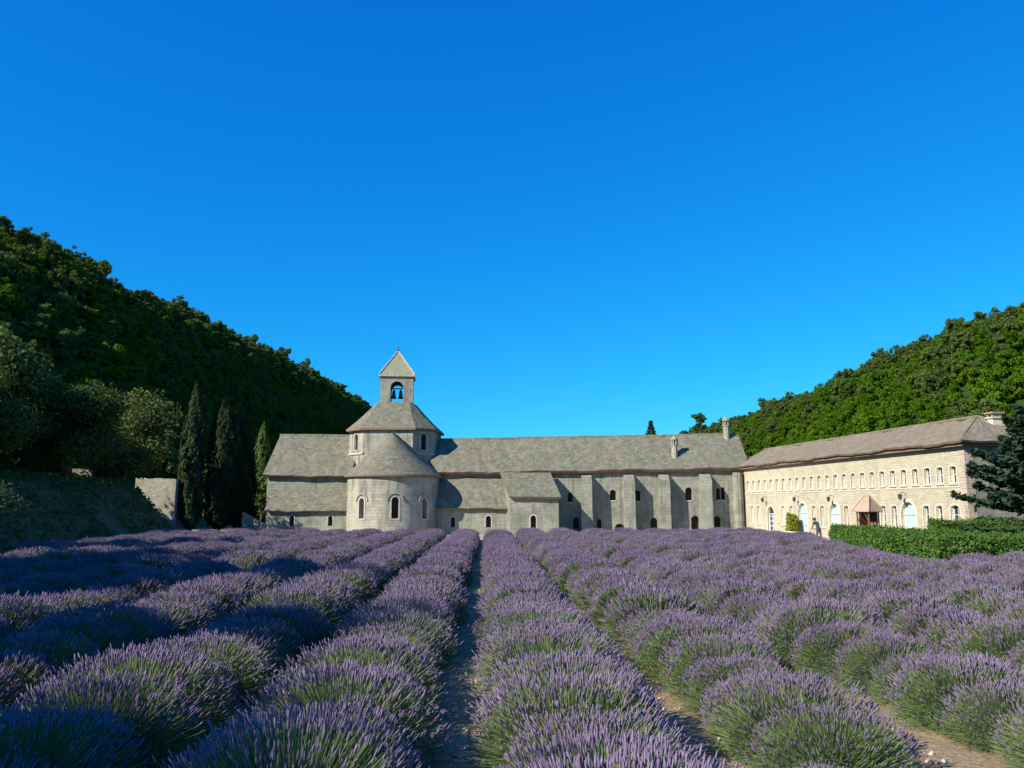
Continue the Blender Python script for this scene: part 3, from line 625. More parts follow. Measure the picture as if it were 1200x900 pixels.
for k in range(19):
    z = 0.02 + k * 0.31; l = 0.5 if k % 2 else 0.32
    mb.box(WL - l, WL + 0.02, -0.02, 0.32 if k % 2 else 0.5, z, z + 0.295)
mb.build('quoins', 'quoin', gw)
mb = MB(); mb.box(0.2, WL - 0.52, -0.025, 0.01, 3.52, 3.6); mb.build('string_course', 'wtrim', gw)
for u in up: add_window(gw, PW, u, 3.76, 0.52, 0.92, 'wtrim', 0.10, 0.24, 'glass', True, 0.06, 0.015, True)
for u in lowin: add_window(gw, PW, u, 1.0, 0.56, 1.52, 'wtrim', 0.11, 0.24, 'glass', True, 0.08, 0.015, True)
add_window(gw, PW, 29.41, 0.9, 0.8, 1.65, 'wtrim', 0.11, 0.24, 'glass', True, 0.2, 0.015, True)
def wing_door(u, wd, h, glazed):
    mb = MB(); ol = arch(u, 0.02, wd + 0.02, h, 10); n_ = len(ol)
    mb.prism([PW(p[0], 0.26, p[1]) for p in ol], [PW(p[0], 0.20, p[1]) for p in ol])
    d = mb.build('door', 'glass' if glazed else 'door', gw)
    t = MB(); inn = arch(u, 0.02, wd, h, 10); ou = arch(u, 0.02, wd + 0.34, h + 0.17, 10); ring(t, inn[1:] + [inn[0]], ou[1:] + [ou[0]], PW, -0.03, 0.08); t.build('surround', 'wtrim', d)
    f = MB(); zt = h - wd / 2 + 0.02
    if glazed:
        for x in (-wd / 2 + 0.02, -0.09, 0.03, wd / 2 - 0.08): f.box(u + x, u + x + 0.06, 0.15, 0.198, 0.04, zt)
        for z in (0.04, 0.45, 0.85, 1.25, 1.62): f.box(u - wd / 2 + 0.08, u + wd / 2 - 0.08, 0.16, 0.195, z, z + 0.06)
        f.box(u - wd / 2, u + wd / 2, 0.14, 0.199, zt, zt + 0.07)
        f.build('frame', 'frame', d)
    else:
        f.box(u - wd / 2, u + wd / 2, 0.15, 0.199, zt - 0.02, zt + 0.06); f.box(u - 0.025, u + 0.025, 0.17, 0.199, 0.04, zt - 0.02); f.build('rail', 'frame', d)
        k = MB(); k.tube([(u + 0.1, 0.12, 1.05), (u + 0.1, 0.2, 1.05)], [0.03, 0.03], 6); k.build('handle', 'iron', d)
for i, (u, wd, h) in enumerate(doors): wing_door(u, wd, h, i == 0)
for u, z in ((4.9, 3.0), (10.75, 3.0), (16.1, 2.98), (24.9, 3.05)):
    mb = MB(); mb.tube([(u, 0.02, z + 0.2), (u, -0.28, z + 0.28), (u, -0.42, z + 0.18)], [0.02, 0.02, 0.02], 5); mb.tube([(u, -0.42, z + 0.18), (u, -0.42, z + 0.12), (u, -0.42, z - 0.14), (u, -0.42, z - 0.18)], [0.03, 0.13, 0.09, 0.03], 6); mb.build('wall_lantern', 'iron', gw)
# roof with hipped near end
ov, zr, yr, sr = 0.45, 7.5, WD / 2, 28.0
E_ = 5.88
slab('roof', [(-1.5, -ov, E_), (WL + ov, -ov, E_), (sr, yr, zr), (-1.5, yr, zr)], 0.12, 'tile_roof', gw, 90, 10, 0.02, 12)
slab('roof', [(-1.5, WD + ov, E_), (WL + ov, WD + ov, E_), (sr, yr, zr), (-1.5, yr, zr)], 0.12, 'tile_roof', gw, 20, 3, 0.02, 13)
slab('hip_roof', [(WL + ov, -ov, E_), (WL + ov, WD + ov, E_), (sr, yr + 0.01, zr), (sr, yr - 0.01, zr)], 0.12, 'tile_roof', gw, 16, 10, 0.02, 14)
mb = MB(); mb.tube([(WL + ov, -ov, E_ + 0.13), (sr, yr, zr + 0.14), (-1.5, yr, zr + 0.14)], [0.09] * 3, 6); mb.tube([(WL + ov, WD + ov, E_ + 0.13), (sr, yr, zr + 0.14)], [0.09] * 2, 6); mb.build('ridge_tiles', 'tile_roof', gw)
mb = MB(); mb.box(0, WL + 0.3, -0.32, -0.01, E_ - 0.16, E_ + 0.02); mb.box(WL + 0.01, WL + 0.3, 0.0, WD, E_ - 0.16, E_ + 0.02); mb.build('eave_course', 'eave', gw)
mb = MB(); mb.box(28.5, 29.0, 3.0, 3.6, 6.6, 7.45); mb.box(28.42, 29.08, 2.92, 3.68, 7.45, 7.52); c = mb.build('chimney', 'wtrim', gw)
mb = MB(); mb.box(28.5, 28.62, 3.0, 3.6, 7.52, 7.72); mb.box(28.88, 29.0, 3.0, 3.6, 7.52, 7.72); mb.box(28.4, 29.1, 2.9, 3.7, 7.72, 7.8); mb.build('chimney_cap', 'kiosk_roof', c)

# ------------------------------------------------------------------ garden walls on the left
def lin_wall(name, pts, h0, h1, th, mat, label, seed):
    e = Vector((pts[1][0] - pts[0][0], pts[1][1] - pts[0][1])); L = e.length; e /= L
    r = random.Random(seed); n = max(8, int(L / 0.5)); top = [(L * k / n, h0 + (h1 - h0) * k / n + r.uniform(-0.07, 0.07)) for k in range(n, -1, -1)]
    nn = Vector((-e.y, e.x)); me = wall_mesh(name, [(0, -0.5), (L, -0.5)] + top, [], th, mat, lambda u, d, z: (e.x * u + nn.x * d, e.y * u + nn.y * d, z))
    o = link(bpy.data.objects.new(name, me)); o.location = (pts[0][0], pts[0][1], 0); return tag(o, label, 'wall')
lin_wall('stone_wall', [(-33.2, 82.5), (-29.3, 82.2)], 5.15, 5.05, 0.7, 'wall_stone', 'sunlit rubble stone wall on the bank behind the tall cypress', 3)
lin_wall('terrace_wall', [(-52.0, 78.0), (-36.5, 80.5)], 6.4, 5.9, 0.6, 'wall_stone', 'shaded stone terrace wall under the broad oak trees', 4)
# buttress-like sloping wall at the church corner
mb = MB(); mb.prism([(-23.0, 82.4, -0.3), (-20.5, 81.6, -0.3), (-20.5, 82.2, -0.3), (-23.0, 83.0, -0.3)], [(-23.0, 82.4, 1.9), (-20.5, 81.6, 0.7), (-20.5, 82.2, 0.7), (-23.0, 83.0, 1.9)])
tag(mb.build('low_wall', 'wall_stone'), 'low sloping stone wall between the cypresses and the church corner', 'wall')

# ------------------------------------------------------------------ trees
def limbs(rg, h, r0, spread, n, lean=0.0):
    mb = MB(); top = Vector((lean * h, 0, h)); bend = Vector((rg.uniform(-0.3, 0.3), rg.uniform(-0.3, 0.3), 0))
    pts = [Vector((0, 0, -0.4)), Vector((0, 0, 0)) , top * 0.35 + bend * 0.5, top * 0.7 + bend, top]
    mb.tube(pts, [r0 * 1.25, r0, r0 * 0.8, r0 * 0.55, r0 * 0.25], 8)
    for k in range(n):
        a = 2 * math.pi * k / n + rg.uniform(-0.4, 0.4); t = rg.uniform(0.35, 0.8); s = top * t + bend * t; l = spread * rg.uniform(0.6, 1.0)
        e = s + Vector((math.cos(a) * l, math.sin(a) * l, l * rg.uniform(0.3, 0.8))); m_ = (s + e) / 2 + Vector((0, 0, 0.12 * l))
        mb.tube([s, m_, e], [r0 * 0.45, r0 * 0.3, r0 * 0.08], 5)
    return mb
def broad_crown(rg, h, rad, nblob, nleaf, lsize, low=0.25, bs=1.0):
    bl = []
    for k in range(nblob):
        a = rg.uniform(0, 2 * math.pi); rr = rad * math.sqrt(rg.uniform(0, 1)) * 0.72; t = rg.uniform(0, 1)
        z = h * (low + (1 - low) * (0.2 + 0.68 * t)) - 0.5 * (rr / rad) ** 2 * h * 0.35
        bl.append((rr * math.cos(a), rr * math.sin(a), z, rad * rg.uniform(0.22, 0.46) * bs, rg.uniform(0.65, 1.0)))
    P, N = blob_points(bl, nleaf, np.random.default_rng(int(rg.random() * 1e6)), 0.45, 1.14)
    return leaf_quads(P, N, lsize, np.random.default_rng(int(rg.random() * 1e6)), 1.5, 0.7)
def tree_obj(name, crown_me, trunk_me, loc, rz, s, label, cat='tree', group=None):
    e = empty(name, loc, rz, label, cat, group); e.scale = s if hasattr(s, '__len__') else (s, s, s)
    link(bpy.data.objects.new('trunk', trunk_me), e); c = link(bpy.data.objects.new('crown', crown_me), e); return e, c

rt = random.Random(21)
oakM = []
for k in range(4):
    V, F = broad_crown(rt, 9.0, 4.6, 26, 15000, 0.19, 0.12); oakM.append((np_mesh('oak_crown', V, F, ['oak']), limbs(rt, 6.5, 0.32, 3.0, 7).mesh('oak_trunk', 'bark')))
def bh(x, y): return float(bank_h(np.array(x), np.array(y)))
oaks = [(-36.5, 62, 0, 1.12, 0.3, 'broad oak with full rounded crown at the field end of the oak group'), (-31.4, 65.5, 1, 0.92, 1.4, 'oak leaning over the bank beside the sunlit rubble wall'),
        (-38.5, 52, 2, 1.05, 2.2, 'spreading dark oak on the bank above the shaded lavender'), (-44, 68, 3, 1.15, 0.9, 'tall oak standing behind the other bank oaks'), (-33.0, 47.5, 1, 0.8, 4.1, 'smaller oak low on the bank edge at the lavender'),
        (-52, 72, 3, 1.0, 1.1, 'added unseen oak on the upper bank to shade the terrace wall'), (-31.6, 76.0, 0, 0.95, 2.3, 'oak overhanging the top of the sunlit rubble wall'), (-34.5, 71, 3, 0.72, 3.3, 'low bushy oak filling in beside the leaning oak'), (-34.0, 57.5, 2, 0.78, 0.6, 'low bushy oak with branches hanging to the bank'), (-39.5, 64, 1, 0.95, 5.6, 'dense dark oak in the middle of the oak group'), (-54, 84, 0, 1.15, 2.9, 'oak on the upper bank against the hill foot')]  # the oak above the terrace wall is added out of view to shade it
for x, y, k, s, rz, lab in oaks: tree_obj('oak_tree', oakM[k][0], oakM[k][1], (x, y, bh(x, y) - 0.1), rz, s, lab)
# trees beside the field, standing left of the view, whose shadows lie across the rows
side = [(-18.8, 4.2, 3, (0.70, 0.70, 1.3), 0.2), (-21.3, -5.4, 0, (1.1, 1.05, 1.3), 1.9), (-23.0, 14.4, 2, (1.0, 1.0, 1.32), 3.0), (-26.0, 22.0, 1, 1.05, 0.8), (-27, 3.0, 1, 1.2, 2.0), (-26.5, 10.5, 0, 1.2, 3.3), (-20.5, -13.5, 2, 1.3, 4.4), (-28.5, 32.5, 3, 1.05, 1.0), (-26.5, -4.0, 3, 1.2, 0.4)]
for x, y, k, s, rz in side: tree_obj('oak_tree', oakM[k][0], oakM[k][1], (x, y, bh(x, y) - 0.1), rz, s, 'oak on the bank beside the field casting shade over the lavender', group='bank oaks shading the lavender')

# ivy and rough growth on the bank
rgb_ = np.random.default_rng(17); nb = 46000; BX = rgb_.uniform(-50, -15, nb); BY = rgb_.uniform(26, 86, nb); kp = (BX < toe(BY) - 0.2) & (fbm(BX * 0.5, BY * 0.4, 8) > -0.7); BX, BY = BX[kp], BY[kp]
BZ = bank_h(BX, BY) + rgb_.uniform(0.0, 0.28, len(BX)) + 0.15 * np.clip(fbm(BX * 0.8, BY * 0.7, 2), 0, 1); V, F = leaf_quads(np.stack([BX, BY, BZ], 1), np.tile([0.4, -0.3, 1.0], (len(BX), 1)), 0.17, rgb_, 1.8, 0.8)
tag(link(bpy.data.objects.new('bank_ivy', np_mesh('bank_ivy', V, F, ['oak']))), 'ivy and rough grass covering the shaded bank', None, None, 'stuff')
# cypresses
def cypress(rg, h, r, n, tips):
    P = []; D = []
    for (dx, dy, hh, rr, w_) in tips:
        m = int(n * w_); t = rg.beta(1.1, 1.25, m); prof = np.clip(np.minimum(t * 9 + 0.3, 1) * (1 - t ** 3.6) ** 0.9, 0.02, 1)
        a = rg.uniform(0, 2 * np.pi, m); q = rr * prof * rg.uniform(0.72, 1.06, m) * (1 + 0.18 * np.sin(a * 5 + t * 14) + 0.1 * np.sin(a * 9 - t * 31))
        P.append(np.stack([dx * t ** 0.5 + q * np.cos(a), dy * t ** 0.5 + q * np.sin(a), 0.45 + t * (hh - 0.45)], 1)); D.append(np.stack([np.cos(a), np.sin(a), np.full(m, 0.25)], 1))
    P = np.concatenate(P); D = np.concatenate(D); al = D * 0.35 + np.array([0, 0, 1.0])
    return leaf_quads(P, D, 0.15, rg, 2.6, 0.45, al)
rgc = np.random.default_rng(31)
cy = [((-28.3, 83.6), 14.6, [(0, 0, 14.6, 1.0, 0.8), (-0.9, -0.2, 10.6, 0.6, 0.2)], 13000, 'tall slender cypress with pointed top at the lavender field edge'),
      ((-25.9, 84.6), 13.0, [(0.1, 0, 13.0, 1.2, 0.3), (1.2, 0.3, 11.6, 1.2, 0.25), (-0.7, 0.2, 11.8, 0.9, 0.2), (0.5, -0.3, 12.1, 1.3, 0.25)], 24000, 'dark broad cypress with several points beside the slender cypress'),
      ((-24.2, 85.6), 11.2, [(0.0, 0, 11.2, 1.2, 0.6), (0.6, 0.2, 9.6, 1.0, 0.4)], 15000, 'shorter dark cypress nearest the church corner')]
for (x, y), h, tips, n, lab in cy:
    V, F = cypress(rgc, h, 1, n, tips); t = MB(); t.tube([(0, 0, -0.3), (0.03, 0, 0.6), (0, 0, h * 0.6)], [0.26, 0.2, 0.05], 7); t.tube([(0.05, 0, -0.2), (0.3, 0.1, 1.2)], [0.12, 0.05], 5)
    tree_obj('cypress_tree', np_mesh('cypress_crown', V, F, ['cypress' if n < 14000 else 'dark_cypress']), t.mesh('cypress_trunk', 'bark'), (x, y, max(0.0, bh(x, y)) - 0.02), 0, 1, lab)

# hillside trees: a few meshes shared by single trees and by the wood
hillM = []
for k in range(5):
    V, F = broad_crown(rt, 5.2, 2.6, 26, 2600, 0.24, 0.02, 0.62); hillM.append((np_mesh('hill_tree_crown', V, F, ['hill_leaf']), limbs(rt, 3.6, 0.16, 1.6, 4).mesh('hill_tree_trunk', 'bark')))
pineM = []
for k in range(3):
    V, F = broad_crown(rt, 7.5, 2.5, 30, 2800, 0.24, 0.08, 0.6); pineM.append((np_mesh('pine_crown', V, F, ['pine_leaf']), limbs(rt, 5.8, 0.18, 1.6, 5).mesh('pine_trunk', 'bark')))
hL = lambda x, y: float(hillL(np.array(float(x)), np.array(float(y)))); hR = lambda x, y: float(hillR(np.array(float(x)), np.array(float(y))))

def conifer(rg, h, r, n, lsize):
    t = rg.uniform(0, 1, n) ** 0.8; tier = np.floor(t * 9) / 9 + 0.02; f = (t * 9) % 1
    a = rg.uniform(0, 2 * np.pi, n); q = r * (1 - t) * (1 - 0.55 * f) * np.sqrt(rg.uniform(0.1, 1, n)) * (1 + 0.25 * np.sin(a * 5 + np.floor(t * 9) * 2))
    P = np.stack([q * np.cos(a), q * np.sin(a), 0.3 + t * (h - 0.3)], 1); D = np.stack([np.cos(a), np.sin(a), np.full(n, 0.4)], 1)
    return leaf_quads(P, D, lsize, rg, 1.8, 0.5)
V, F = conifer(np.random.default_rng(3), 11, 2.6, 2600, 0.4); t = MB(); t.tube([(0, 0, -0.5), (0, 0, 10.5)], [0.25, 0.04], 6)
firM = (np_mesh('fir_crown', V, F, ['cedar']), t.mesh('fir_trunk', 'bark'))

crown_src = {}
def hill_tree(name, kind, x, y, z, s, rz, label, group=None):
    Ms = {'h': hillM, 'p': pineM}[kind[0]] if kind[0] in 'hp' else [firM]; k = int(kind[1])
    e, c = tree_obj(name, Ms[k][0], Ms[k][1], (x, y, z), rz, s, label, group=group); crown_src.setdefault(kind, c); return e
# single trees one can pick out
hill_tree('fir_tree', 'f0', 64.3, 330, 22.6, (2.1, 2.1, 1.15), 0, 'small dark pointed fir rising alone behind the slab roof ridge')
hill_tree('pine_tree', 'p0', 83.5, 330, 29.5, 1.35, 0.4, 'loose round pine standing clear of the wood above the ridge beside the chimney')
hill_tree('pine_tree', 'p1', 106.0, 320, hR(106, 320) - 0.2, 1.35, 0.4, 'one of two taller pines breaking the sunlit hill skyline', 'skyline pines on the sunlit hill')
hill_tree('pine_tree', 'p2', 106.0, 311, hR(106, 311) - 0.2, 1.45, 2.4, 'one of two taller pines breaking the sunlit hill skyline', 'skyline pines on the sunlit hill')
for i, (x, y, s) in enumerate(((-79, 172, 1.15), (-80, 238, 1.1), (-80, 286, 1.2), (-79, 330, 1.4), (-79, 372, 1.25), (-80, 450, 1.3))):
    hill_tree('pine_tree', 'p%d' % (i % 3), x, y, hL(x, y) - 0.2, s, i * 1.1, 'taller pine on the crest of the dark wooded hill', 'crest pines of the dark hill')
for k in range(5):
    x, y = [(-50, 108), (-46, 118), (-54, 122), (-47, 132), (-56, 140)][k]
    hill_tree('hillside_tree', 'h%d' % k, x, y, hL(x, y) - 0.3, 1.25, k * 1.3, 'rounded tree at the foot of the dark wooded hill', 'trees at the foot of the dark hill')
for k, (x, y, s) in enumerate(((45, 70, 1.2), (47, 82, 1.35), (46, 95, 1.3), (48, 108, 1.4), (50, 60, 1.2), (52, 124, 1.4), (46.5, 140, 1.3))):
    hill_tree('hillside_tree', 'p%d' % (k % 3), x, y, hR(x, y) - 0.3, s, k * 1.7, 'grey-green pine at the hill foot just behind the guest wing roof', 'pines behind the guest wing')
# slender pale conifer behind the church corner
V, F = cypress(np.random.default_rng(41), 13, 1, 6000, [(0, 0, 13, 1.3, 1.0)]); t = MB(); t.tube([(0, 0, -0.3), (0, 0, 8)], [0.22, 0.05], 6)
tree_obj('cypress_tree', np_mesh('cypress_crown', V, F, ['pine_leaf']), t.mesh('cypress_trunk', 'bark'), (-28.2, 109, 0), 0, 1, 'pale green cypress rising behind the left gable of the church')
for i, (x, y, s) in enumerate(((-25, 97, 0.9), (-32, 96, 1.0), (-28.5, 93, 0.8), (-37, 98, 1.1), (-33, 104, 1.2))):
    hill_tree('garden_tree', 'p%d' % (i % 3), x, y, max(0, bh(x, y)) - 0.1, s, i, 'bushy tree growing behind the cypresses and the church corner', 'trees behind the cypresses')

for i, (x, y, s) in enumerate(((-36.5, 72, 0.62), (-40, 73.5, 0.7), (-43.5, 72, 0.6), (-47, 74, 0.75), (-33.6, 77.5, 0.55), (-37.5, 76.5, 0.6), (-42, 60, 0.55), (-46, 64, 0.6))):
    hill_tree('bank_shrub', 'h%d' % (i % 5), x, y, bh(x, y) - 0.35, s, i * 1.9, 'low leafy shrub growing under the oaks on the bank', 'shrubs under the bank oaks')['category'] = 'shrub'
def scatter_gn(name, pts, rot, scl, var, sources, label, parent=None):
    me = bpy.data.meshes.new(name); me.vertices.add(len(pts)); me.vertices.foreach_set('co', np.asarray(pts, np.float32).ravel())
    for nm, ty, dat in (('rotz', 'FLOAT', rot), ('scl', 'FLOAT', scl)):
        a = me.attributes.new(nm, ty, 'POINT'); a.data.foreach_set('value', np.asarray(dat, np.float32))
    a = me.attributes.new('var', 'INT', 'POINT'); a.data.foreach_set('value', np.asarray(var, np.int32)); me.update()
    o = link(bpy.data.objects.new(name, me)); ng = bpy.data.node_groups.new(name, 'GeometryNodeTree')
    ng.interface.new_socket('Geometry', in_out='INPUT', socket_type='NodeSocketGeometry'); ng.interface.new_socket('Geometry', in_out='OUTPUT', socket_type='NodeSocketGeometry')
    N = ng.nodes; Lk = ng.links.new; gi = N.new('NodeGroupInput'); go = N.new('NodeGroupOutput'); iop = N.new('GeometryNodeInstanceOnPoints'); jn = N.new('GeometryNodeJoinGeometry')
    for s in sources:
        oi = N.new('GeometryNodeObjectInfo'); oi.inputs['Object'].default_value = s; oi.inputs['As Instance'].default_value = True; oi.transform_space = 'ORIGINAL'; Lk(oi.outputs['Geometry'], jn.inputs[0])
    def attr(nm, ty): n = N.new('GeometryNodeInputNamedAttribute'); n.data_type = ty; n.inputs[0].default_value = nm; return n.outputs[0]
    cx = N.new('ShaderNodeCombineXYZ'); Lk(attr('rotz', 'FLOAT'), cx.inputs[2]); er = N.new('FunctionNodeEulerToRotation'); Lk(cx.outputs[0], er.inputs[0])
    Lk(gi.outputs[0], iop.inputs['Points']); Lk(jn.outputs[0], iop.inputs['Instance']); iop.inputs['Pick Instance'].default_value = True
    Lk(attr('var', 'INT'), iop.inputs['Instance Index']); Lk(er.outputs[0], iop.inputs['Rotation']); Lk(attr('scl', 'FLOAT'), iop.inputs['Scale']); Lk(iop.outputs[0], go.inputs[0])
    md = o.modifiers.new('scatter', 'NODES'); md.node_group = ng; tag(o, label, None, None, 'stuff'); return o

def wood(name, hf, xr, yr_, step, seed, mixp, label, s0, s1, keep=None):
    rg = np.random.default_rng(seed); xs = np.arange(xr[0], xr[1], step); ys = np.arange(yr_[0], yr_[1], step); X, Y = np.meshgrid(xs, ys)
    X = X.ravel() + rg.uniform(-0.45, 0.45, X.size) * step; Y = Y.ravel() + rg.uniform(-0.45, 0.45, Y.size) * step
    ok = np.ones(X.size, bool) if keep is None else keep(X, Y, rg); X, Y = X[ok], Y[ok]; Z = hf(X, Y) - 0.25; n = len(X)
    pine = mixp(X, Y, rg); src = ['h0', 'h1', 'h2', 'h3', 'h4', 'p0', 'p1', 'p2']
    var = np.where(pine, rg.integers(5, 8, n), rg.integers(0, 5, n)); scl = rg.uniform(s0, s1, n) * np.where(rg.random(n) < 0.12, 1.25, 1.0)
    scatter_gn(name, np.stack([X, Y, Z], 1), rg.uniform(0, 6.28, n), scl, var, [crown_src[s] for s in src][::-1] if False else [crown_src[s] for s in src], label)
wood('hillside_wood', hillL, (-100, -37), (84, 700), 2.45, 51, lambda X, Y, r: r.random(len(X)) < 0.10, 'dense green wood covering the shaded hillside above the bank oaks', 0.45, 0.85, lambda X, Y, r: (r.random(len(X)) < 0.97) & (Y > -1.55 * X) )
wood('hillside_wood', hillR, (43, 132), (58, 720), 3.2, 52, lambda X, Y, r: r.random(len(X)) < np.clip(1.15 - (X - 44) / 52, 0.08, 0.95), 'dense green wood covering the sunlit hillside behind the guest wing', 0.48, 0.9, lambda X, Y, r: (Y > 1.45 * X - 12) | (X < 60))
# pale rocks at the crest
for k, (x, y, s) in enumerate(((-77, 136, 3.0), (-75, 140, 2.2), (-78, 146, 2.6), (-74, 134, 2.0))):
    bm = bmesh.new(); bmesh.ops.create_icosphere(bm, subdivisions=3, radius=1); r = np.random.default_rng(k)
    for v in bm.verts: v.co *= 1 + 0.25 * math.sin(v.co.x * 4 + k) * math.cos(v.co.y * 5) + 0.06 * r.normal(); v.co.z *= 0.9
    me = bpy.data.meshes.new('rock'); bm.to_mesh(me); bm.free(); me.materials.append(M['rock']); o = link(bpy.data.objects.new('rock_outcrop', me)); o.scale = (s, s * 1.3, s); o.location = (x, y, hL(x, y) - s * 0.15)
    tag(o, 'grey limestone outcrop on the crest of the dark wooded hill', 'rock', 'crest rocks')

# cedar by the end of the guest wing
def cedar():
    rg = np.random.default_rng(61); rr = random.Random(5); mb = MB(); mb.tube([(0, 0, -0.3), (0.05, 0, 3), (0, 0.1, 8.3)], [0.26, 0.19, 0.04], 8); P = []; D = []
    for k in range(84):
        z = 0.9 + 7.2 * (k / 84); a = k * 2.4 + rr.uniform(-0.4, 0.4); l = (3.5 * (1 - (z / 9.2) ** 1.5) + 0.4) * rr.uniform(0.65, 1.1)
        d = Vector((math.cos(a), math.sin(a), 0)); s = Vector((0, 0, z)); e = s + d * l + Vector((0, 0, 0.25 * l * (1 if z > 2.2 else -0.1))); m_ = s + d * l * 0.5 + Vector((0, 0, 0.02 * l))
        mb.tube([s, m_, e], [0.06, 0.04, 0.012], 4)
        n = int(330 * l / 3); t = rg.uniform(0.18, 1.04, n) ** 0.75; wd = 0.5 * np.sin(np.clip(t, 0, 1) * 2.9 + 0.15) + 0.06; perp = np.array([-d.y, d.x, 0]); base = np.array(s)[None] * (1 - t)[:, None] + np.array(e)[None] * t[:, None] - np.array([0, 0, 0.06 * l])[None] * (np.sin(t * 3.1))[:, None]
        P.append(base + perp[None] * (rg.uniform(-1, 1, n) * wd)[:, None] + np.array([0, 0, 1.0])[None] * rg.normal(0.03, 0.09, n)[:, None]); D.append(np.tile([0, 0, 1.0], (n, 1)) + rg.normal(0, 0.3, (n, 3)))
    P = np.concatenate(P); D = np.concatenate(D); V, F = leaf_quads(P, D, 0.16, rg, 2.2, 0.7)
    return np_mesh('cedar_crown', V, F, ['cedar']), mb.mesh('cedar_trunk', 'bark')
c_, t_ = cedar(); tree_obj('cedar_tree', c_, t_, (26.5, 39.6, 0), 0.6, (1.12, 1.12, 0.88), 'dark cedar with drooping branches at the end wall of the guest wing')

# ------------------------------------------------------------------ hedges and shrub
def hedge(name, poly, h, nleaf, seed, label):
    rg = np.random.default_rng(seed); cx = sum(p[0] for p in poly) / len(poly); cy_ = sum(p[1] for p in poly) / len(poly); pl = np.array([(p[0] - cx, p[1] - cy_) for p in poly])
    mb = MB(); q = pl * 1.0; c0 = q.mean(0); ins = []
    for k in range(len(q)):
        a, b, c = q[k - 1], q[k], q[(k + 1) % len(q)]; n1 = np.array([-(b - a)[1], (b - a)[0]]); n2 = np.array([-(c - b)[1], (c - b)[0]]); n_ = n1 / np.linalg.norm(n1) + n2 / np.linalg.norm(n2); ins.append(b + n_ / max(np.linalg.norm(n_), 0.3) * 0.13)
    mb.prism([(x, y, 0) for x, y in ins], [(x, y, h - 0.1) for x, y in ins]); e = empty(name, (cx, cy_, 0), 0, label, 'hedge'); mb.build('branches', 'under', e)
    P = []; N = []; per = np.array([np.linalg.norm(pl[(k + 1) % len(pl)] - pl[k]) for k in range(len(pl))]); ns = int(nleaf * 0.62)
    for k in range(len(pl)):
        m = int(ns * per[k] / per.sum()); t = rg.uniform(0, 1, m); a, b = pl[k], pl[(k + 1) % len(pl)]; o_ = np.array([(b - a)[1], -(b - a)[0]]) / per[k]
        zz = h * rg.uniform(0, 1.0, m) ** 0.8; XY = a + (b - a) * t[:, None]; bu = 0.09 * fbm(XY[:, 0] * 2.2 + seed, zz * 2.5, seed) + rg.normal(-0.02, 0.07, m) - 0.18 * (zz / h) ** 6
        P.append(np.column_stack([XY + o_ * bu[:, None], zz])); N.append(np.tile([o_[0], o_[1], 0.3], (m, 1)))
    # top: random points in polygon by bounding box rejection
    mn, mx = pl.min(0), pl.max(0); T = rg.uniform(mn, mx, (nleaf * 3, 2)); ins_ = np.zeros(len(T), bool); j = len(pl) - 1
    for i in range(len(pl)):
        xi, yi = pl[i]; xj, yj = pl[j]; ins_ ^= ((yi > T[:, 1]) != (yj > T[:, 1])) & (T[:, 0] < (xj - xi) * (T[:, 1] - yi) / (yj - yi + 1e-9) + xi); j = i
    T = T[ins_][:int(nleaf * 0.42)]; P.append(np.column_stack([T, h + 0.08 * fbm(T[:, 0] * 1.6, T[:, 1] * 1.6, seed) + rg.normal(-0.02, 0.06, len(T))])); N.append(np.tile([0, 0, 1.0], (len(T), 1)))
    V, F = leaf_quads(np.concatenate(P), np.concatenate(N), 0.07, rg, 1.5, 0.8); link(bpy.data.objects.new('foliage', np_mesh('hedge_foliage', V, F, ['hedge'])), e)
hedge('trimmed_hedge', [(15.6, 33.6), (17.0, 32.0), (31, 32.6), (31, 36.0), (21.0, 37.0), (22.6, 50.5), (20.6, 51.2)], 1.30, 52000, 71, 'trimmed green hedge running along the right edge of the lavender')
hedge('trimmed_hedge', [(21.3, 40.2), (32, 38.6), (32, 41.4), (22.4, 43.2)], 1.75, 20000, 72, 'second taller clipped hedge behind the field-edge hedge, before the cedar')
def blob_shrub(name, loc, blobs, n, ls, mat, label, pot=True):
    rg = np.random.default_rng(81); e = empty(name, loc, 0, label, 'shrub'); P, N = blob_points(blobs, n, rg); V, F = leaf_quads(P, N, ls, rg, 1.5, 0.7); link(bpy.data.objects.new('foliage', np_mesh('foliage', V, F, [mat])), e)
    t = MB(); t.tube([(0, 0, 0.3), (0, 0, 1.0)], [0.05, 0.04], 6); t.build('stem', 'bark', e)
    p = MB(); p.lathe([(0.0, 0), (0.28, 0), (0.36, 0.5), (0.40, 0.5), (0.40, 0.6), (0.33, 0.6), (0.3, 0.5), (0, 0.48)], 12); p.build('pot', 'pot', e)
blob_shrub('potted_shrub', (23.35, 65.2, 0), [(0, 0, 0.95, 0.45), (0.05, 0, 1.3, 0.42), (-0.1, 0, 1.6, 0.3), (-0.25, 0, 1.85, 0.16), (0.2, 0, 1.62, 0.25)], 2600, 0.09, 'shrub', 'yellow-green potted shrub beside the pale blue door of the wing')

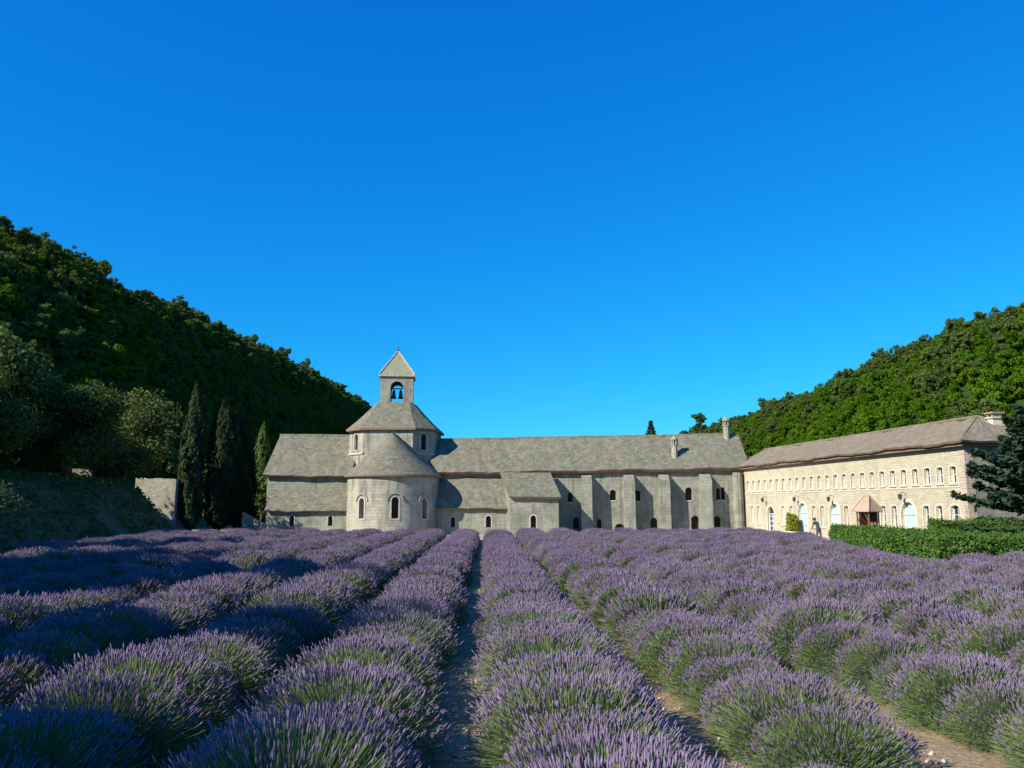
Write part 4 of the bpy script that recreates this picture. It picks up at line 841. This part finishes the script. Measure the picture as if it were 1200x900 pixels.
# ------------------------------------------------------------------ kiosk
def kiosk():
    e = empty('kiosk', (22.6, 50.4, 0), R(-64), 'small wooden kiosk with pink tiled hip roof before the cream wing', 'kiosk'); e.scale = (0.55, 0.55, 0.97)
    for x in (-0.75, 0.75):
        for y in (-0.75, 0.75): mb = MB(); mb.box(x - 0.06, x + 0.06, y - 0.06, y + 0.06, 0, 2.25); mb.build('post', 'wood', e)
    mb = MB(); mb.box(-0.85, 0.85, -0.85, -0.69, 2.2, 2.34); mb.box(-0.85, 0.85, 0.69, 0.85, 2.2, 2.34); mb.box(-0.85, -0.69, -0.69, 0.69, 2.2, 2.34); mb.box(0.69, 0.85, -0.69, 0.69, 2.2, 2.34); mb.build('beam', 'wood', e)
    for s in (-1, 1): mb = MB(); mb.tube([(s * 0.72, -0.75, 1.6), (s * 0.2, -0.76, 2.22)], [0.04, 0.04], 5); mb.build('brace', 'wood', e)
    lo = [(-1.1, -1.1), (1.1, -1.1), (1.1, 1.1), (-1.1, 1.1)]; a, b = (-0.3, 0), (0.3, 0); mb = MB(); z0, z1 = 2.28, 3.18
    mb.face([(*lo[0], z0), (*lo[1], z0), (*b, z1), (*a, z1)]); mb.face([(*lo[1], z0), (*lo[2], z0), (*b, z1)]); mb.face([(*lo[2], z0), (*lo[3], z0), (*a, z1), (*b, z1)]); mb.face([(*lo[3], z0), (*lo[0], z0), (*a, z1)]); mb.face([(*p, z0 - 0.05) for p in lo][::-1])
    for k in range(4): p, q = lo[k], lo[(k + 1) % 4]; mb.face([(*p, z0 - 0.05), (*q, z0 - 0.05), (*q, z0), (*p, z0)])
    r = mb.build('roof', 'kiosk_roof', e)
    mb = MB()
    for p, q in zip(lo, (a, b, b, a)): mb.tube([(*p, z0 + 0.03), (*q, z1 + 0.03)], [0.06, 0.06], 5)
    mb.tube([(*a, z1 + 0.03), (*b, z1 + 0.03)], [0.07, 0.07], 5); mb.build('ridge_tiles', 'kiosk_roof', r)
    mb = MB(); mb.box(-0.68, 0.68, 0.6, 0.68, 0.05, 2.2); mb.box(-0.68, -0.6, -0.6, 0.6, 0.05, 2.2); mb.build('back_panel', 'wood', e)
    mb = MB(); mb.box(-0.82, 0.82, -0.88, -0.4, 1.0, 1.08); mb.box(-0.78, 0.78, -0.84, -0.8, 0.0, 1.0); mb.build('counter', 'white', e)
kiosk()

# ------------------------------------------------------------------ person by the wing
def person():
    J = [((0, 0, 0.92), 0.135), ((0, -0.06, 1.08), 0.125), ((0, -0.18, 1.27), 0.14), ((0, -0.26, 1.38), 0.10), ((0, -0.31, 1.44), 0.055), ((0, -0.37, 1.52), 0.088), ((0, -0.40, 1.60), 0.085),
         ((0.10, 0.0, 0.86), 0.095), ((0.12, -0.04, 0.48), 0.065), ((0.12, 0.03, 0.09), 0.045), ((0.13, -0.13, 0.04), 0.038), ((-0.10, 0.0, 0.86), 0.095), ((-0.13, 0.04, 0.48), 0.065), ((-0.13, 0.16, 0.09), 0.045), ((-0.14, 0.0, 0.04), 0.038),
         ((0.19, -0.24, 1.34), 0.062), ((0.25, -0.30, 1.07), 0.045), ((0.20, -0.48, 0.92), 0.034), ((0.19, -0.55, 0.88), 0.032), ((-0.19, -0.24, 1.34), 0.062), ((-0.26, -0.26, 1.06), 0.045), ((-0.20, -0.44, 0.90), 0.034), ((-0.19, -0.51, 0.86), 0.032)]
    Ed = [(0, 1), (1, 2), (2, 3), (3, 4), (4, 5), (5, 6), (0, 7), (7, 8), (8, 9), (9, 10), (0, 11), (11, 12), (12, 13), (13, 14), (3, 15), (15, 16), (16, 17), (17, 18), (3, 19), (19, 20), (20, 21), (21, 22)]
    for hx, hs in ((18, 1), (22, -1)):      # five fingers on each hand
        h = Vector(J[hx][0])
        for k in range(5):
            off = Vector((-hs * 0.03, -0.005, 0.015)) if k == 0 else Vector(((k - 2.5) * 0.018, -0.03, -0.005)); t1 = h + off; t2 = t1 + (Vector((-hs * 0.015, -0.035, -0.015)) if k == 0 else Vector((0, -0.035, -0.03 - 0.004 * (2 - abs(k - 2)))))
            J.append((tuple(t1), 0.010)); J.append((tuple(t2), 0.008)); Ed += [(hx, len(J) - 2), (len(J) - 2, len(J) - 1)]
    me = bpy.data.meshes.new('tmp'); me.from_pydata([j[0] for j in J], Ed, []); ob = bpy.data.objects.new('tmp', me); COL.objects.link(ob)
    sk = ob.modifiers.new('s', 'SKIN'); sub = ob.modifiers.new('u', 'SUBSURF'); sub.levels = 2; sub.render_levels = 2
    for v, j in zip(me.skin_vertices[0].data, J): v.radius = (j[1], j[1])
    me.skin_vertices[0].data[0].use_root = True
    dg = bpy.context.evaluated_depsgraph_get(); res = bpy.data.meshes.new_from_object(ob.evaluated_get(dg)); bpy.data.objects.remove(ob); res.materials.clear()
    for m_ in ('jacket', 'trousers', 'skin', 'hair'): res.materials.append(M[m_])
    for p in res.polygons:
        x, y, z = p.center; p.use_smooth = True
        p.material_index = 1 if z < 0.93 and y > -0.25 else 0
        if z > 1.44 or (y < -0.42 and z < 1.0): p.material_index = 2
    b = link(bpy.data.objects.new('person', res)); b.location = (23.2, 59.6, 0); b.rotation_euler = (0, 0, R(200)); tag(b, 'person in dark teal jacket stooping near the pale doors of the wing', 'person')
    mb = MB(); mb.lathe([(0.0, 1.72), (0.06, 1.705), (0.098, 1.65), (0.104, 1.58), (0.098, 1.5), (0.0, 1.47)], 12, (0, -0.36)); h = mb.build('hair', 'hair', b, True)
    mb = MB(); mb.tube([(0, -0.475, 1.585), (0, -0.50, 1.55), (0, -0.475, 1.545)], [0.008, 0.014, 0.012], 5); mb.build('nose', 'skin', b)
    for s in (-1, 1): mb = MB(); mb.lathe([(0, 1.592), (0.011, 1.585), (0, 1.578)], 6, (s * 0.03, -0.478)); mb.build('eye', 'hair', b); mb = MB(); mb.tube([(s * 0.085, -0.38, 1.55), (s * 0.10, -0.37, 1.57), (s * 0.088, -0.38, 1.6)], [0.012, 0.018, 0.012], 5); mb.build('ear', 'skin', b)
    mb = MB(); mb.tube([(-0.025, -0.47, 1.522), (0, -0.476, 1.52), (0.025, -0.47, 1.522)], [0.004, 0.006, 0.004], 4); mb.build('mouth', 'skin', b)
person()

# ------------------------------------------------------------------ lavender
def lav_mesh(seed, ns, nleaf, near, bloom=1.0):
    rg = np.random.default_rng(seed); a, b, h = 0.98, 0.84, 0.90; pw = 2.7
    n = ns; ct = rg.uniform(0.06, 1.0, n); ph = rg.uniform(0, 2 * np.pi, n); st = np.sqrt(1 - ct ** 2)
    d = np.stack([st * np.cos(ph), st * np.sin(ph), ct], 1)
    r = (np.abs(d[:, 0] / a) ** pw + np.abs(d[:, 1] / b) ** pw + np.abs(d[:, 2] / h) ** pw) ** (-1 / pw)
    r *= rg.normal(0.97, 0.038, n) * (1 + 0.07 * np.sin(ph * 3 + seed) * st + 0.05 * np.sin(ph * 7 + seed * 2) * st)
    tipdir = unit(d * 0.9 + np.array([0.02, 0, 0.42]) + rg.normal(0, 0.13, (n, 3)))
    tip = d * r[:, None]; tip[:, 2] = np.maximum(tip[:, 2], 0.05)
    patch = np.sin(d[:, 0] * 4.2 + seed * 1.9) * np.sin(d[:, 1] * 4.7 + seed) 
    has = rg.random(n) < np.clip((ct - 0.16) / 0.42, 0.05, 0.95) * np.where(patch > 0.45, 0.35, 1.0) * bloom
    L = rg.uniform(0.05, 0.085, n) * (1.0 if near else 1.15); rad = (rg.uniform(0.0065, 0.0095, n) if near else rg.uniform(0.011, 0.017, n))
    # flower spikes
    B = tip[has] - tipdir[has] * L[has][:, None]; D = tipdir[has]; m = len(B); q = np.cross(D, unit(rg.normal(0, 1, (m, 3)))); q = unit(q); p = np.cross(D, q); l = L[has][:, None]; rr = rad[has][:, None]
    vs = []; fs_ = []
    if near:
        prof = [(0.0, 0.35), (0.22, 1.0), (0.7, 0.85), (1.0, 0.15)]
        ringv = [[B + D * l * t + (q * math.cos(k * math.pi / 2) + p * math.sin(k * math.pi / 2)) * rr * s for k in range(4)] for t, s in prof]
        V1 = np.stack([x for rg_ in ringv for x in rg_], 1).reshape(-1, 3); base = np.arange(m)[:, None] * 16
        fa = []
        for j in range(3):
            for k in range(4): fa.append([j * 4 + k, j * 4 + (k + 1) % 4, j * 4 + 4 + (k + 1) % 4, j * 4 + 4 + k])
        fa.append([12, 13, 14, 15]); F1 = (base[:, None, :] + np.array(fa)[None]).reshape(-1, 4)
    else:
        V1 = np.stack([B + q * rr, B - q * rr * 0.5 + p * rr * 0.87, B - q * rr * 0.5 - p * rr * 0.87, B + D * l + q * rr * 0.35, B + D * l - q * rr * 0.17 + p * rr * 0.3, B + D * l - q * rr * 0.17 - p * rr * 0.3], 1).reshape(-1, 3); base = np.arange(m)[:, None] * 6
        F1 = (base[:, None, :] + np.array([[0, 1, 4, 3], [1, 2, 5, 4], [2, 0, 3, 5]])[None]).reshape(-1, 4)
    # stems
    T = tip - tipdir * (L * 0.9)[:, None]; S = d * (r * rg.uniform(0.42, 0.6, n))[:, None]; mid = (S + T) / 2 + d * 0.015; side_ = unit(np.cross(d, rg.normal(0, 1, (n, 3)))) * (0.0028 if near else 0.006)
    V2 = np.stack([S - side_, S + side_, mid - side_, mid + side_, T - side_ * 0.8, T + side_ * 0.8], 1).reshape(-1, 3); F2 = (np.arange(n)[:, None, None] * 6 + np.array([[0, 1, 3, 2], [2, 3, 5, 4]])[None]).reshape(-1, 4)
    # narrow leaves on the lower mound
    ct2 = rg.uniform(0.0, 0.9, nleaf); ph2 = rg.uniform(0, 2 * np.pi, nleaf); s2 = np.sqrt(1 - ct2 ** 2); d2 = np.stack([s2 * np.cos(ph2), s2 * np.sin(ph2), ct2], 1)
    r2 = (np.abs(d2[:, 0] / a) ** pw + np.abs(d2[:, 1] / b) ** pw + np.abs(d2[:, 2] / h) ** pw) ** (-1 / pw) * rg.uniform(0.55, 0.88, nleaf); P2 = d2 * r2[:, None]; P2[:, 2] += 0.03
    V3, F3 = leaf_quads(P2, np.cross(d2, rg.normal(0, 1, (nleaf, 3))), 0.012 if near else 0.02, rg, 8.0, 0.3, d2 + np.array([0, 0, 0.5]))
    # inner mound
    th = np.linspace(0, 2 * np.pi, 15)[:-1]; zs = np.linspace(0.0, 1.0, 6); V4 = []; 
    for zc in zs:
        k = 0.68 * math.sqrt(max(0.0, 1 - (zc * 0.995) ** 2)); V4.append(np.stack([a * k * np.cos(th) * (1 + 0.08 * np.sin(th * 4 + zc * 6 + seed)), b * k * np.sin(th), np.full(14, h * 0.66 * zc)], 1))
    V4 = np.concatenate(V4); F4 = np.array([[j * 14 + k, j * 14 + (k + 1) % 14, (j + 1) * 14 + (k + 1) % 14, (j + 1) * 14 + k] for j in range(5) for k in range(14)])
    if near:
        o1 = len(V2); o2 = o1 + len(V3); fol = np_mesh('lavender_foliage', np.concatenate([V2, V3, V4]), np.concatenate([F2, F3 + o1, F4 + o2]), ['stem', 'mound'], np.r_[np.zeros(len(F2) + len(F3)), np.ones(len(F4))])
        return fol, np_mesh('lavender_spikes', V1, F1, ['spike'])
    o1 = len(V1); o2 = o1 + len(V2); o3 = o2 + len(V3)
    return np_mesh('lavender_plant', np.concatenate([V1, V2, V3, V4]), np.concatenate([F1, F2 + o1, F3 + o2, F4 + o3]), ['spike', 'stem', 'mound'], np.r_[np.zeros(len(F1)), np.ones(len(F2) + len(F3)), np.full(len(F4), 2)])
nearM = [lav_mesh(100 + k, 2500, 2600, True, (1.0, 0.95, 0.85, 0.75, 0.55)[k]) for k in range(5)]
midM = [lav_mesh(200 + k, 2200, 1100, False, (1.0, 1.0, 0.9, 0.8, 0.6)[k]) for k in range(5)]

ROW = {-10: 'the dark oaks on the bank', -9: 'the slender cypress', -8: 'the dark cypress by the church corner', -7: 'the first window of the low chapel', -6: 'the middle of the low chapel wall', -5: 'the joint of low chapel and apse',
       -4: 'the lit arched window of the apse', -3: 'the middle arched window of the apse', -2: 'the shaded side of the apse', -1: 'the shaded chapel right of the apse', 0: 'the chapel window beside the annexe', 1: 'the slit window of the annexe',
       2: 'the shadowed corner of the annexe', 3: 'the first buttress beside the annexe', 4: 'the second buttress from the annexe', 5: 'the bay after the second buttress', 6: 'the bay after the third buttress', 7: 'the fourth buttress from the annexe',
       8: 'the corner pilaster', 9: 'the glazed arched door', 10: 'the potted shrub', 11: 'the field-edge hedge'}
rl = random.Random(99); plants = []
def row_end(X):
    if X < 14.4: return 63.2
    return float(np.interp(X, [14.4, 15.0, 16.5, 18.5, 20.5, 24], [30.6, 30.0, 30.4, 30.8, 30.8, 31])) 
for k in range(-10, 12):
    X0 = 0.87 + 2.27 * k; y = 3.2 + rl.uniform(0, 0.6)
    if k == 1: y = 7.1
    if k == 2: y = 5.6
    while y < 63.4:
        X = X0 + rl.uniform(-0.06, 0.06); s = rl.uniform(0.84, 1.08); hedge_x = float(np.interp(y, [30, 33, 51], [15.6, 14.8, 19.6]))
        if k == 1 and y < 7.4: s *= 0.56; X -= 0.42
        elif k in (1, 2, 3) and y < 12: s *= 0.80 + 0.02 * max(0, y - 7); X += (-0.05 if k == 1 else 0.12)
        ok = X > toe(y) + 1.3 and (y < 30.4 or X < hedge_x or y > 70) and y < row_end(X) + (40 if X < hedge_x else 0)
        if abs(X - 0.031 * y) < 0.66 * y + 2.2 and ok and y > 3.0: plants.append((k, X, y, s))
        y += rl.uniform(0.98, 1.14) * (0.8 if s < 0.8 else 1)
plants.sort(key=lambda p: p[2] ** 2 + p[1] ** 2)
print('plants', len(plants))
solo, rest = plants[:300], plants[300:]
srcs = []
for i, (k, X, y, s) in enumerate(solo):
    near = i < 70; lab = 'lavender bush in the row ending before ' + ROW[k]
    if near: fm, sm = nearM[rl.randrange(5)]
    else: fm = midM[i % 5]; sm = None
    o = link(bpy.data.objects.new('lavender_plant', fm)); o.location = (X, y, 0.02); o.rotation_euler = (0, 0, rl.choice((0, math.pi)) + rl.uniform(-0.35, 0.35)); o.scale = (s, s * 1.04, s * rl.uniform(0.93, 1.07))
    tag(o, lab, 'lavender', 'lavender bushes of the row before ' + ROW[k])
    if sm: link(bpy.data.objects.new('flower_spikes', sm), o)['kind'] = 'stuff'
    elif len(srcs) < 5: srcs.append(o)
P = np.array([(p[1], p[2], 0.02) for p in rest]); n = len(P)
scatter_gn('lavender_rows', P, rng.choice([0, math.pi], n) + rng.uniform(-0.35, 0.35, n), np.array([p[3] for p in rest]), rng.integers(0, 5, n), srcs, 'far lavender rows merging into a purple carpet before the abbey')

# pebbles and dry litter in the gaps near the camera
m = 5200; PX = np.round((rng.uniform(-8, 10, m)) / 2.27) * 2.27 - 0.265 + rng.normal(0, 0.2, m); PY = rng.uniform(4.5, 26, m)
pv = []; pf = []
oct_v = np.array([(1, 0, 0), (0, 1, 0), (-1, 0, 0), (0, -1, 0), (0, 0, 0.8), (0, 0, -0.6)]); oct_f = np.array([(0, 1, 4), (1, 2, 4), (2, 3, 4), (3, 0, 4), (1, 0, 5), (2, 1, 5), (3, 2, 5), (0, 3, 5)])
sz = rng.uniform(0.008, 0.035, m) * (rng.random(m) ** 0.7 + 0.35); V = (oct_v[None] * sz[:, None, None] * rng.uniform(0.6, 1.3, (m, 6, 1))) + np.stack([PX, PY, np.full(m, 0.05)], 1)[:, None]; F = (np.arange(m)[:, None, None] * 6 + oct_f[None]).reshape(-1, 3)
o = link(bpy.data.objects.new('pebbles', np_mesh('pebbles', V.reshape(-1, 3), F, ['pebble']))); tag(o, 'small pale stones scattered on the soil between the rows', None, None, 'stuff')
bpy.context.view_layer.update()
